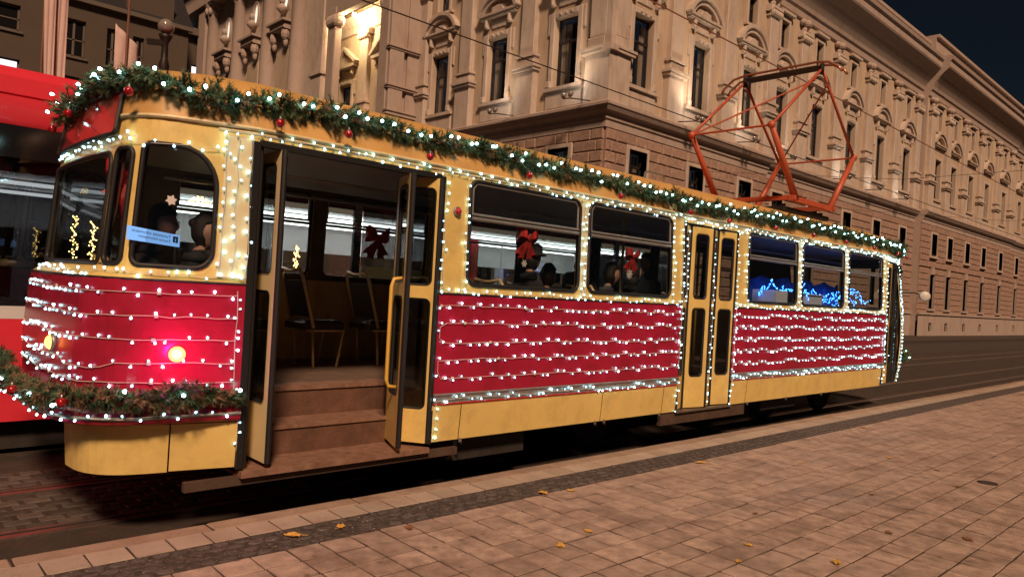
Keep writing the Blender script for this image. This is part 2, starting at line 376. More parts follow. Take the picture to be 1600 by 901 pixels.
# paving slabs: the 300 that show largest are objects, the rest one mesh
slab_me = [piece('paving_slab', PIT - .012, PIT - .012, 'slab', 0.05, 0.0022, 0.0034, 50 + i) for i in range(8)]
far = MB(); allsl = []
for row in range(26):
    y = 3.80 - PIT/2 - row * PIT
    for kx in range(-2, 170):
        x = 0.39 + kx * PIT
        d = Vector((x, y, ZP)) - CAM; dz = d.dot(fw); 
        if dz < 0.5: continue
        px = 800 + 1135*d.dot(rt2)/dz; py = 450 - 1135*d.dot(up2)/dz
        if -120 < px < 1720 and py < 1010: allsl.append((dz, x, y))
allsl.sort()
for i, (dz, x, y) in enumerate(allsl):
    if i < 300:
        q = Matrix.Rotation(rnd.uniform(-.010, .010), 3, 'X') @ Matrix.Rotation(rnd.uniform(-.010, .010), 3, 'Y') @ Matrix.Rotation(rnd.choice((0, pi/2, pi)), 3, 'Z')
        inst('paving_slab', slab_me[rnd.randrange(8)], (x, y, ZP + rnd.uniform(-.0025, .0015)), plat, q.to_quaternion())
    else:
        dzz = rnd.uniform(-.0025, .0015); far.bbox(x - PIT/2 + .0066, x + PIT/2 - .0066, y - PIT/2 + .0066, y + PIT/2 - .0066, ZP - .03, ZP + dzz, .002)
o = far.build('far_paving', 'slab_far', plat, fix=False); o['kind'] = 'stuff'

# ------------------------------------------------------------------ decorated tram
def lerp_tab(tab, z):
    if z <= tab[0][0]: return tab[0][1]
    for (a, va), (b, vb) in zip(tab, tab[1:]):
        if z <= b: return va + (vb - va) * (z - a) / (b - a)
    return tab[-1][1]
def bez(p0, c, p1, n):
    return [tuple((1-t)**2*p0[k] + 2*t*(1-t)*c[k] + t*t*p1[k] for k in (0, 1)) for t in [i/n for i in range(1, n+1)]]
OUTL = [(1.185 + 0.035*((YC - y)/.74)**2, y) for y in [YC - .74*i/8 for i in range(9)]]
OUTL += bez((1.22, 5.15), (1.235, 4.86), (1.50, 4.775), 9)
OUTL += [(2.0, YS), (13.0, YS), (13.95, 4.72)]
OUTL += bez((13.95, 4.72), (14.28, 4.76), (14.32, 5.05), 8)
OUTL += [(14.42 - .10*((YC - y)/.84)**2, y) for y in [5.05 + .84*i/6 for i in range(1, 7)]]
CUM = [0.0]
for a, b in zip(OUTL, OUTL[1:]): CUM.append(CUM[-1] + math.dist(a, b))
UMAX = CUM[-1]
RSH = [(.40, -.10), (.78, -.10), (.86, -.11), (1.2, -.125), (1.6, -.10), (1.68, -.08), (1.74, .0), (2.1, .01), (2.5, .03), (2.68, .05)]
FSH = [(.40, -.1), (.8, .0), (1.2, .06), (1.67, 0), (2.5, -.22), (2.68, -.28)]
INS = [(.40, .03), (.78, .0), (1.67, .0), (2.62, .03), (2.68, .036)]
def base(u):
    u = min(max(u, 0), UMAX)
    for i in range(len(CUM) - 1):
        if u <= CUM[i+1] + 1e-9:
            t = (u - CUM[i]) / (CUM[i+1] - CUM[i]); a, b = OUTL[i], OUTL[i+1]
            return (a[0] + (b[0]-a[0])*t, a[1] + (b[1]-a[1])*t), i, t
    return OUTL[-1], len(CUM) - 2, 1.0
def segn(i):
    i = min(max(i, 0), len(OUTL) - 2); a, b = OUTL[i], OUTL[i+1]; d = Vector((b[0]-a[0], b[1]-a[1])).normalized(); return Vector((d.y, -d.x))
def P(u, z, off=0.0):
    far = u < 0; au = abs(u)
    (x, y), i, t = base(au)
    n = segn(i)
    if t < .5: n = n.lerp(segn(i-1) if i > 0 else Vector((-1, 0)), .5 - t)
    else: n = n.lerp(segn(i+1) if i < len(OUTL) - 2 else Vector((1, 0)), t - .5)
    n.normalize()
    if n.y > 0 and 1.5 < x < 13: n = -n
    w = min(max((2.0 - x) / .65, 0), 1); wf = min(max((x - 13.0) / 1.0, 0), 1)
    k = off - lerp_tab(INS, z)
    X = x + n.x*k + lerp_tab(RSH, z)*w*w*(3-2*w) + lerp_tab(FSH, z)*wf*wf*(3-2*wf); Y = y + n.y*k
    return Vector((X, 2*YC - Y if far else Y, z))
def UX(x):                      # arclength of the near-side point with this X
    for i in range(len(OUTL) - 1):
        a, b = OUTL[i], OUTL[i+1]
        if a[0] <= x <= b[0] and a[1] < 5.05: return CUM[i] + (CUM[i+1]-CUM[i])*(x - a[0])/(b[0]-a[0])
    return UMAX
def UN(x, y):
    return min((math.dist(base(UMAX*k/3000)[0], (x, y)), UMAX*k/3000) for k in range(3000))[1]
def hole_z(h, u):
    ua, ub, za, zb, (rbl, rbr, rtl, rtr) = h
    def cut(r, d): return r - sqrt(max(r*r - (r - d)**2, 0)) if d < r else 0.0
    return za + max(cut(rbl, u - ua), cut(rbr, ub - u)), zb - max(cut(rtl, u - ua), cut(rtr, ub - u))
def hole(x0, x1, z0, z1, r=.07, r4=None): return (x0, x1, z0, z1, r4 or (r, r, r, r))
def hole_breaks(h):
    ua, ub, za, zb, rr = h; s = {ua, ub}
    for r, e, sg in ((rr[0], ua, 1), (rr[2], ua, 1), (rr[1], ub, -1), (rr[3], ub, -1)):
        if r > 0:
            for k in range(1, 7): s.add(e + sg*r*(1 - cos(pi/2*k/6)))
    return s
def shell(PF, u0, u1, zs, holes, off=0.0, curve=(), mb=None):
    mb = mb or MB(); br = {u0, u1}
    for h in holes:
        br |= {b for b in hole_breaks(h) if u0 <= b <= u1}
    br |= {c for c in curve if u0 < c < u1}
    us = sorted(br); us = [us[0]] + [b for a, b in zip(us, us[1:]) if b - a > 1e-5]
    for a, b in zip(us, us[1:]):
        m = (a + b)/2; act = sorted([h for h in holes if h[0] < m < h[1]], key=lambda h: h[2])
        edges = []; lo = (zs[0], zs[0])
        for h in act:
            ha, hb = hole_z(h, max(a, h[0])), hole_z(h, min(b, h[1]))
            edges.append((lo, (ha[0], hb[0]))); lo = (ha[1], hb[1])
        edges.append((lo, (zs[-1], zs[-1])))
        for (l0, l1), (t0, t1) in edges:
            if t0 - l0 < 1e-4 and t1 - l1 < 1e-4: continue
            rows = [(l0, l1)] + [(z, z) for z in zs if z > max(l0, l1) + .004 and z < min(t0, t1) - .004] + [(t0, t1)]
            vs = []; fs = []
            for i, (z0, z1) in enumerate(rows): vs += [PF(a, z0, off), PF(b, z1, off)]
            for i in range(len(rows) - 1): fs.append((2*i, 2*i+1, 2*i+3, 2*i+2))
            mb.add(vs, fs)
    return mb
def ring(PF, h, off):
    us = sorted(hole_breaks(h)); us += []
    # extra points on long straight runs that may be curved
    ext = []
    for a, b in zip(us, us[1:]):
        n = max(1, int((b - a)/.08)); ext += [a + (b-a)*i/n for i in range(n)]
    us = ext + [us[-1]]
    return [PF(u, hole_z(h, u)[0], off) for u in us] + [PF(u, hole_z(h, u)[1], off) for u in reversed(us)]
def ringtube(PF, h, off, r, mb=None):
    p = ring(PF, h, off); q = [p[0]]
    for a in p[1:]:
        if (a - q[-1]).length > .004: q.append(a)
    q.append(q[0]); return (mb or MB()).tube(q, r, 6, False)
def pane(PF, h, off):
    mb = MB(); us = sorted(hole_breaks(h)); ext = []
    for a, b in zip(us, us[1:]):
        n = max(1, int((b - a)/.08)); ext += [a + (b-a)*i/n for i in range(n)]
    us = ext + [us[-1]]; zz = [0, .5, 1]; vs = []; fs = []
    for u in us:
        z0, z1 = hole_z(h, u)
        for t in zz: vs.append(PF(u, z0 + (z1-z0)*t, off))
    for i in range(len(us) - 1):
        for k in range(2): fs.append((3*i+k, 3*i+3+k, 3*i+4+k, 3*i+1+k))
    return mb.add(vs, fs)

CURVE = [s*c for c in CUM for s in (1, -1) if base(c)[0][0] < 2.1 or base(c)[0][0] > 12.9] + [0.0]
for i in range(len(CUM)-1):      # extra resolution at the tapered ends
    x = base(CUM[i])[0][0]
    if 1.4 < x < 1.99 or 12.99 < x < 13.96:
        for k in range(1, 8):
            c = CUM[i] + (CUM[i+1]-CUM[i])*k/8
            if base(c)[0][0] < 2.05 or base(c)[0][0] > 12.95: CURVE += [c, -c]
uA, uB0, uB1 = UN(1.222, 5.13), UN(1.23, 5.065), UN(1.295, 4.925)
HA = (-uA, uA, 1.75, 2.455, (.06, .06, .09, .09))
HB = (uB0, uB1, 1.75, 2.475, (.05, .05, .05, .05))
HC = (UX(1.335), UX(1.765), 1.75, 2.51, (.06, .11, .05, .25))
SIDEW = [(3.83, 5.20), (5.34, 6.72), (8.40, 9.72), (9.89, 11.27), (11.46, 12.80)]
HW = [hole(UX(a), UX(b), 1.75, 2.615, .085) for a, b in SIDEW]
HDR = hole(UX(1.995), UX(3.52), .2, 2.60, 0.0)
HDM = hole(UX(6.96), UX(8.10), .2, 2.60, 0.0)
HDF = hole(UX(13.06), UX(13.93), .2, 2.58, 0.0)
FARW = [(2.30, 3.68), (3.84, 5.20), (5.34, 6.72), (6.88, 8.24), (8.40, 9.72), (9.89, 11.27), (11.46, 12.80)]
HF = [hole(-UX(b), -UX(a), 1.75, 2.615, .085) for a, b in FARW] + [(-UX(1.765), -UX(1.335), 1.75, 2.51, (.11, .06, .25, .05)), (-uB1, -uB0, 1.75, 2.475, (.05,)*4)]
HFR = hole(UMAX - 1.0, UMAX, 1.6, 2.5, .0); HFL = hole(-UMAX, -UMAX + 1.0, 1.6, 2.5, .0)
ALLH = [HA, HB, HC, HDR, HDM, HDF, HFR, HFL] + HW + HF
ZS = [.77, .86, 1.0, 1.2, 1.6, 1.67, 1.74, 2.1, 2.5, 2.62, 2.68]

tram = thing('tram', 'vintage yellow and red tram wrapped in white fairy lights, stopped at the platform', 'tram', (7.5, YC, 0))
body = smoothmod(shell(P, -UMAX, UMAX, ZS, ALLH, 0.0, CURVE).build('body', 'yellow', tram))
for a, b in ((-UMAX, UX(1.995)), (UX(3.52), UX(6.96)), (UX(8.1), UX(13.06)), (UX(13.93), UMAX)):
    shell(P, a, b, [.80, 1.2, 1.70], [h for h in ALLH if h not in (HDR, HDM, HDF)], -.045, CURVE).build('inner_lining', 'wall_in', tram)
shell(P, -UMAX, UMAX, [1.70, 2.1, 2.62, 2.66], ALLH, -.045, CURVE).build('upper_lining', 'lining_dark', tram)
# roof shell
ROOF = [(1.0, 0, 2.68), (.985, .01, 2.76), (.955, .025, 2.86), (.89, .07, 2.955), (.78, .18, 3.04), (.62, .45, 3.105), (.36, .9, 3.155), (.0, 1.7, 3.175)]
rus = sorted(set(CURVE + [UX(2 + .5*k) for k in range(22)] + [-UX(2 + .5*k) for k in range(22)] + [-UMAX, UMAX]))
vs = []; fs = []
for sy, sh, z in ROOF:
    for u in rus:
        p = P(u, 2.68, 0.012); w = min(max((2.6 - p.x)/1.4, 0), 1); wf = min(max((p.x - 12.4)/1.6, 0), 1)
        vs.append((p.x + sh*w - sh*1.15*wf, YC + (p.y - YC)*sy, z))
n = len(rus)
for i in range(len(ROOF) - 1):
    for k in range(n - 1): fs.append((i*n+k, i*n+k+1, (i+1)*n+k+1, (i+1)*n+k))
roof = smoothmod(MB().add(vs, fs).build('roof', 'roof_yellow', tram), 60)
def along(uu, z, off, r, m, name, par, n=6):
    return MB().tube([P(u, z, off) for u in uu], r, n).build(name, m, par)
def urange(a, b, st=.12): k = max(2, int((b-a)/st)); return [a + (b-a)*i/k for i in range(k+1)]
along(urange(-UX(13.0), UX(13.9)), 2.685, .014, .014, 'cream', 'rain_gutter', roof)
along(urange(UX(1.75), UX(13.9)), 2.655, .006, .008, 'cream', 'gutter_moulding', roof)
MB().tube([(6.74, 5.1, 3.07), (6.76, 5.1, 3.16), (6.82, 5.1, 3.18), (7.07, 5.1, 3.18), (7.13, 5.1, 3.16), (7.15, 5.1, 3.08)], .013, 6).build('roof_handle', 'alu', roof)
# window posts; the cream ones have the bulbs' glow put into their colour
for a, b in ((1.80, 1.985), (3.535, 3.80), (5.225, 5.315), (6.745, 6.94), (8.12, 8.375), (9.74, 9.87), (11.29, 11.44), (12.83, 13.04)):
    shell(P, UX(a), UX(b), [1.70, 2.1, 2.62], [], .004).build('window_post', 'cream' if a in (1.80, 5.225, 9.74, 11.29) else 'yellow', tram)
# red panels with their trim
def panel(name, ua, ub, z0, z1, m, off=.007, th=.006):
    mb = shell(P, ua, ub, sorted({z0, z1} | {z for z in ZS if z0 < z < z1}), [], off, CURVE)
    ob = mb.build(name, m, tram); smoothmod(ob); return ob
RP = [(-UX(1.93), UX(1.975), .885, 1.66), (UX(3.545), UX(6.955), .855, 1.665), (UX(8.085), UX(13.03), .855, 1.665)]
for i, (a, b, z0, z1) in enumerate(RP):
    o = panel('red_panel', a, b, z0, z1, 'red_panel'); o['label'] = ('red rear panel with the glowing tail lamp', 'red panel between the two nearest doors', 'red panel towards the front of the tram')[i]
    along(urange(a, b), z1 + .004, .010, .007, 'black', 'belt_trim', o)
    if i:
        for zz, mm, rr in ((.852, 'alu', .010), (.775, 'lens_red', .008), (.845, 'lens_red', .006)): along(urange(a, b), zz, .012, rr, mm, 'trim_strip', o)
        panel('trim_band', a, b, .778, .842, 'alu', .010)
# skirt panels
def skirt(xa, xb, z0=.47, z1=.768, ua=None, ub=None):
    ua = UX(xa) if ua is None else ua; ub = UX(xb) if ub is None else ub
    ob = shell(P, ua + .004, ub - .004, [z0, z0+.05, .62, z1], [], .010, CURVE).build('skirt_panel', 'yellow', tram); smoothmod(ob); return ob
skirt(0, 1.64, z0=.465, ua=UN(1.215, 5.24), ub=UX(1.64)); skirt(1.64, 1.975)
for a, b in ((3.535, 3.84), (3.84, 5.66), (5.66, 6.70), (6.70, 6.955), (8.105, 8.50), (8.50, 12.95)): skirt(a, b)
for a, b in ((2.0, 7.0), (7.0, 13.0)): skirt(a, b, ua=-UX(b), ub=-UX(a))
skirt(13.95, 14.4, ua=UX(13.94), ub=UMAX)
for x in (3.86, 5.58, 5.72, 6.66, 8.55, 9.6, 10.7, 11.8):       # hinge lugs below the skirt
    MB().tube([(x, 4.66, .475), (x, 4.645, .45), (x + .015, 4.65, .43)], [.012, .016, .008], 6).build('skirt_latch', 'steel', tram)
# rear bumper
bus = urange(-UX(1.9), UX(1.975), .06)
prof = [(0.0, .79), (.10, .785), (.135, .80), (.145, .835), (.135, .87), (.10, .885), (0.0, .885)]
vs = []; fs = []
for u in bus:
    x = base(abs(u))[0][0]; k = .35 + .65*min(max((1.95 - x)/.5, 0), 1)
    for o_, z in prof: q = P(u, .86, o_*k); vs.append((q.x, q.y, z))
for i in range(len(bus) - 1):
    for k in range(len(prof) - 1): fs.append((i*7+k, i*7+k+1, (i+1)*7+k+1, (i+1)*7+k))
bumper = smoothmod(MB().add(vs, fs).build('bumper', 'red_panel', tram), 50)
def bump_k(u): return .35 + .65*min(max((1.95 - base(abs(u))[0][0])/.5, 0), 1)
MB().tube([Vector((*P(u, .86, .145*bump_k(u)).xy, .835)) for u in bus], .012, 6).build('bumper_strip', 'alu', bumper)
# windows
def window(h, rail=None, far=False, gl='glass_tram', name='window'):
    w = ringtube(P, h, .004, .017).build(name, 'rubber', tram, smooth=True)
    pane(P, h, -.012).build('pane', gl, w)
    if rail:
        us = urange(h[0] + .02, h[1] - .02, .3)
        for zz, r in ((rail, .016), (rail + .035, .012)): MB().tube([P(u, zz, .004) for u in us], r, 6).build('sliding_rail', 'alu', w)
        zt = h[3] - .02
        MB().tube([P(h[0]+.03, rail+.03, 0), P(h[0]+.03, zt-.05, 0), P(h[0]+.07, zt, 0), P(h[1]-.07, zt, 0), P(h[1]-.03, zt-.05, 0), P(h[1]-.03, rail+.03, 0)], .010, 6).build('inner_frame', 'alu', w)
    return w
window(HA); window(HB); window(HC)
for h in HW: window(h, 2.30)
for h in HF: window(h, 2.30 if h[0] < -UX(2.2) else None, gl='glass_clear')
pane(P, (-UMAX, -UMAX + 1.0, 1.6, 2.5, (0,)*4), 0).build('windscreen', 'glass_tram', tram); pane(P, (UMAX - 1.0, UMAX, 1.6, 2.5, (0,)*4), 0).build('windscreen', 'glass_tram', tram)
# rear destination glass above the end windows
HDG = (-UN(1.22, 5.15), UN(1.225, 5.09), 2.57, 2.86, (.03,)*4)
def PR(u, z, off):              # follows the end wall up into the roof dome
    q = P(u, min(z, 2.68), off + .02); 
    if z > 2.68: q = Vector((q.x + (z-2.68)*.14, YC + (q.y - YC)*(1 - (z-2.68)*.2), z))
    return q
dg = ringtube(PR, HDG, .012, .014).build('destination_glass', 'rubber', tram); dg['label'] = 'reddish destination glass above the rear windows'
pane(PR, HDG, .008).build('pane', 'red_glass', dg)
# lamps
def lampdisc(name, c, nrm, r, core, rim='alu'):
    ob = MB().lathe([(r*1.12, -.01), (r*1.15, .012), (r*1.0, .02), (r*.98, .008)], c, 16, nrm).build(name, rim, tram, smooth=True)
    MB().lathe([(r*.97, .0), (r*.9, .022), (r*.6, .038), (r*.2, .045)], c, 16, nrm).build('lens', core, ob, smooth=True); return ob
q = P(UX(1.66), 1.21, .01); nn = (P(UX(1.66), 1.21, .1) - q).normalized()
o = lampdisc('tail_lamp', q, nn, .034, 'tail_core', 'lens_red'); o['label'] = 'lit red tail lamp on the rear side panel'
MB().lathe([(.044, .0), (.050, .03), (.044, .045), (.038, .02)], q, 20, nn).build('glow_ring', 'tail', o, smooth=True)
tl = bpy.data.lights.new('tail_lamp_light', 'POINT'); tl.energy = 3.6; tl.color = (1.0, .03, .42); tl.shadow_soft_size = .03
to = bpy.data.objects.new('tail_lamp_light', tl); COL.objects.link(to); to.location = q + nn*.20; attach(to, tram)
u_ = UN(1.19, 5.45); q = P(u_, 1.22, .012); nn = (P(u_, 1.22, .1) - q).normalized(); lampdisc('indicator_lamp', q, nn, .05, 'amber')
q = P(UX(3.69), 2.34, .008); lampdisc('side_reflector', q, Vector((0, -1, 0)), .034, 'lens_red')
# ---- doors
def leaf(p0, p1, z0, z1, gl, name='door_leaf', m='yellow', par=None, gm='glass_dark', edge=(1, 1)):
    p0, p1 = Vector((*p0, 0)), Vector((*p1, 0)); L = (p1 - p0).length; d = (p1 - p0)/L; nrm = Vector((d.y, -d.x, 0))
    def Q(s, z, off=0): q = p0 + d*s + nrm*off; return Vector((q.x, q.y, z))
    hs = [hole(a*L, b*L, c, e, min(.05, (b-a)*L*.42)) for a, b, c, e in gl]
    mb = shell(Q, 0, L, [z0, z1], hs, .018); shell(Q, 0, L, [z0, z1], hs, -.018, mb=mb)
    for s_ in (0, L): mb.add([Q(s_, z0, .018), Q(s_, z0, -.018), Q(s_, z1, -.018), Q(s_, z1, .018)], [(0, 1, 2, 3)])
    for z in (z0, z1): mb.add([Q(0, z, .018), Q(0, z, -.018), Q(L, z, -.018), Q(L, z, .018)], [(0, 1, 2, 3)])
    ob = mb.build(name, m, tram)
    for h in hs:
        g = ringtube(Q, h, 0, .020).build('gasket', 'rubber', ob, smooth=True); 
        pane(Q, h, 0).build('pane', gm, ob)
    for s_, e in ((0, edge[0]), (L, edge[1])):
        if e: MB().tube([Q(s_, z0, 0), Q(s_, z1, 0)], .021, 8).build('edge_seal', 'rubber', ob)
    return ob, Q
G2 = ((.16, .84, 1.74, 2.50), (.16, .84, .86, 1.63))
Z0D, Z1D = .475, 2.575
a_, Q1 = leaf((2.175, 5.00), (2.178, 4.625), Z0D, Z1D, ((.14, .82, 1.74, 2.50), (.14, .82, .86, 1.63)), m='cream')
a_['label'] = 'outer leaf of the open rear door, left side'
leaf((2.035, 4.68), (2.11, 5.02), Z0D, Z1D, G2)
b_, Q2 = leaf((3.33, 4.86), (3.50, 4.63), Z0D, Z1D, ((.10, .90, 1.72, 2.50), (.10, .90, .74, 1.62)))
b_['label'] = 'leaf of the open rear door, right side'
c_, Q3 = leaf((3.345, 4.97), (3.20, 4.585), Z0D, Z1D, G2)
# yellow grab handle on the right leaf
hz = [.74, .76, .80, 1.0, 1.55, 1.66, 1.70, 1.72]
MB().tube([(3.24, 4.72, .92), (3.18, 4.74, .93), (3.16, 4.74, .98), (3.16, 4.74, 1.70), (3.18, 4.74, 1.76), (3.24, 4.72, 1.77)], .015, 8).build('grab_handle', 'handle', tram, smooth=True)
for xx in (1.995, 3.53):
    MB().box(xx - .025, xx + .02, YS - .006, YS + .10, .46, 2.60).build('door_post', 'rubber', tram)
MB().box(2.02, 3.51, YS - .002, YS + .06, 2.575, 2.615).build('door_header', 'rubber', tram)
# middle door (closed, slightly folded leaves)
gN = ((.18, .82, 1.74, 2.52), (.18, .82, .86, 1.66))
leaf((6.985, 4.665), (7.165, 4.735), .49, 2.575, ((.10, .80, 1.74, 2.5), (.10, .80, .86, 1.64)))
leaf((7.175, 4.715), (7.535, 4.655), .49, 2.575, ((.2, .82, 1.74, 2.5), (.2, .82, .84, 1.64)))
leaf((7.575, 4.665), (7.745, 4.735), .49, 2.575, ((.12, .80, 1.74, 2.5), (.12, .80, .86, 1.64)))
leaf((7.755, 4.715), (8.07, 4.655), .49, 2.575, ((.16, .88, 1.74, 2.5), (.16, .88, .84, 1.64)))
MB().box(6.95, 8.12, YS - .02, YS + .08, .455, .478).build('door_sill', 'steel', tram)
for xx in (6.965, 8.09): MB().box(xx - .012, xx + .012, YS - .004, YS + .06, .48, 2.6).build('door_post', 'rubber', tram)
# front door
for x0, x1 in ((13.08, 13.34), (13.36, 13.62), (13.64, 13.90)):
    a0, a1 = base(UX(x0))[0], base(UX(x1))[0]
    leaf((a0[0], a0[1] + .04), (a1[0], a1[1] + .04), .50, 2.55, ((.12, .88, 1.55, 2.48), (.12, .88, .80, 1.48)), m='yellow' if x0 < 13.2 else 'black')
# ---- steps, floor, underside
MB().box(2.0, 3.52, 4.61, 4.96, .40, .44).build('door_step', 'tread', tram)
MB().box(2.0, 3.52, 4.955, 4.985, .42, .625).build('step_riser', 'stepboard', tram)
MB().box(2.0, 3.52, 4.94, 5.27, .625, .65).build('door_step', 'tread', tram)
MB().box(2.0, 3.52, 5.255, 5.285, .64, .855).build('step_riser', 'stepboard', tram)
MB().box(1.995, 3.525, 5.24, 5.42, .853, .884).build('step_nosing', 'tread', tram)
for x in (2.0, 3.5): MB().box(x, x + .02, 4.70, 5.28, .42, .88).build('step_cheek', 'stepboard', tram)
MB().box(1.25, 14.1, 5.285, 7.05, .80, .878).build('floor', 'floor_in', tram)
for a, b in ((1.5, 1.995), (3.525, 6.96), (8.1, 13.0)): MB().box(a, b, 4.70, 5.285, .80, .878).build('floor', 'floor_in', tram)
MB().box(1.6, 13.8, 4.80, 6.98, 2.64, 2.66).build('ceiling', 'ceil_in', tram)
for a, b, z0 in ((1.66, 3.84, .345), (6.70, 8.50, .33)):
    MB().box(a, b, 4.655, 4.70, z0, .452 if a > 5 else .405).build('step_board', 'board', tram)
MB().box(1.4, 13.9, 5.32, 6.46, .55, .70).build('underframe', 'under', tram)
MB().box(3.9, 4.75, 4.80, 5.05, .25, .60).build('equipment_box', 'under', tram); MB().box(9.2, 10.2, 4.80, 5.05, .30, .60).build('equipment_box', 'under', tram)
for bx in (5.4, 11.3):
    for dx in (-.95, .95):
        for yy in (YC - .58, YC + .44):
            w = MB().lathe([(.10, 0), (.33, 0), (.35, .03), (.35, .10), (.30, .12), (.12, .13)], (bx + dx, yy, .355), 24, (0, 1, 0)).build('wheel', 'under', tram, smooth=False)
    MB().beam((bx - 1.3, YC - .75, .42), (bx + 1.3, YC - .75, .42), .10, .16).build('bogie_frame', 'under', tram)
# mirror
m_ = MB().tube([(13.98, 4.72, 2.08), (13.9, 4.5, 2.08), (13.75, 4.32, 2.03)], .012, 6).build('side_mirror', 'darkmetal', tram)
MB().lathe([(.02, -.02), (.085, -.01), (.09, .01), (.06, .03)], (13.73, 4.28, 2.02), 16, (-.8, -.45, 0)).build('mirror_glass', 'paint_white', m_, smooth=True)
# seats
def seat(x, y):
    s = MB().bbox(x + .06, x + .48, y - .20, y + .20, 1.24, 1.33, .03).build('seat', 'seat', tram)
    mb = MB()
    bk = [(x + .13, 1.30), (x + .02, 1.78)]
    mb.prism([(x + .11, y - .19, 1.36), (x + .15, y - .19, 1.36), (x + .06, y - .19, 1.70), (x + .02, y - .19, 1.70)], (0, .38, 0)); mb.build('backrest', 'seat', s)
    t = MB()
    t.tube([(x + .15, y - .21, 1.26), (x + .01, y - .21, 1.74), (x - .01, y - .17, 1.81), (x - .015, y - .05, 1.79), (x - .015, y + .05, 1.79), (x - .01, y + .17, 1.81), (x + .01, y + .21, 1.74), (x + .15, y + .21, 1.26), ], .016, 6)
    for yy in (-.19, .19):
        t.tube([(x + .10, y + yy, 1.235), (x + .48, y + yy, 1.235), (x + .42, y + yy, .88)], .014, 6); t.tube([(x + .15, y + yy, 1.235), (x + .18, y + yy, .88)], .014, 6)
    t.build('seat_frame', 'seat_tube', s, smooth=True)
for x in (1.55, 2.42, 3.17, 3.88, 4.62, 5.38, 6.12, 8.6, 9.4): seat(x, 6.45)
for x in (4.42, 5.68): seat(x, 5.05)
for x, y in ((3.62, 5.35), (6.75, 5.35), (8.35, 5.35)):
    MB().tube([(x, y, .88), (x, y, 2.64)], .017, 8).build('grab_pole', 'handle', tram, smooth=True)
for y in (5.3, 6.5): MB().tube([(2.0, y, 2.50), (13.0, y, 2.50)], .014, 6).build('ceiling_rail', 'alu', tram)

# ---- pantograph
pg = MB()
NY, FY = 5.22, 6.56; PX = 11.3
for y in (NY, FY): pg.beam((10.55, y, 3.36), (12.05, y, 3.36), .07, .08)
for x in (10.6, 12.0): pg.beam((x, NY - .05, 3.37), (x, FY + .05, 3.37), .08, .07)
pan = pg.build('pantograph', 'orange', tram); pan['label'] = 'orange diamond pantograph raised to the wire'
for x in (10.65, 11.95):
    for y in (5.4, 6.38): MB().lathe([(.05, 0), (.07, .03), (.045, .05), (.07, .08), (.045, .11), (.06, .16)], (x, y, 3.13), 10).build('insulator', 'darkmetal', pan)
MB().box(10.5, 12.1, 5.30, 6.48, 3.17, 3.24).build('mounting_frame', 'black', pan)
KR, KF, ZK, TX, ZT = 9.84, 12.76, 4.33, 11.36, 5.50
for y in (NY, FY):
    MB().tube([(10.72, y, 3.36), (KR, y, ZK)], [.054, .042], 10).build('lower_arm', 'orange', pan, smooth=True)
    MB().tube([(11.92, y, 3.36), (KF, y, ZK)], [.054, .042], 10).build('lower_arm', 'orange', pan, smooth=True)
    MB().tube([(KR, y, ZK), (TX - .03, y, ZT)], .024, 8).build('upper_arm', 'orange', pan, smooth=True)
    MB().tube([(KF, y, ZK), (TX + .03, y, ZT)], .024, 8).build('upper_arm', 'orange', pan, smooth=True)
    for x in (KR, KF): MB().ball((x, y, ZK), .06, 10, 6).build('knee_joint', 'orange', pan, smooth=True)
    MB().tube([(TX, y, ZT - .06), (TX, y, ZT + .10)], .035, 8).build('head_bracket', 'darkmetal', pan)
MB().tube([(KR, FY, ZK), (TX - .2, NY, ZT - .2)], .014, 6).build('brace', 'orange', pan)
MB().tube([(KF, FY, ZK), (TX + .2, NY, ZT - .2)], .014, 6).build('brace', 'orange', pan)
for x in (KR, KF): MB().tube([(x, NY, ZK), (x, FY, ZK)], .016, 6).build('knee_shaft', 'orange', pan)
for dx in (-.10, .10):
    MB().tube([(TX + dx, 4.86, ZT - .10), (TX + dx, 4.92, ZT - .02), (TX + dx, 5.08, ZT + .08), (TX + dx, 5.25, ZT + .11), (TX + dx, 6.5, ZT + .11), (TX + dx, 6.72, ZT + .07), (TX + dx, 6.90, ZT - .06), (TX + dx, 6.94, ZT - .14)], .021, 8).build('collector_bow', 'copper', pan, smooth=True)
MB().box(TX - .12, TX + .12, 5.25, 6.5, ZT + .03, ZT + .05).build('collector_tray', 'darkmetal', pan)
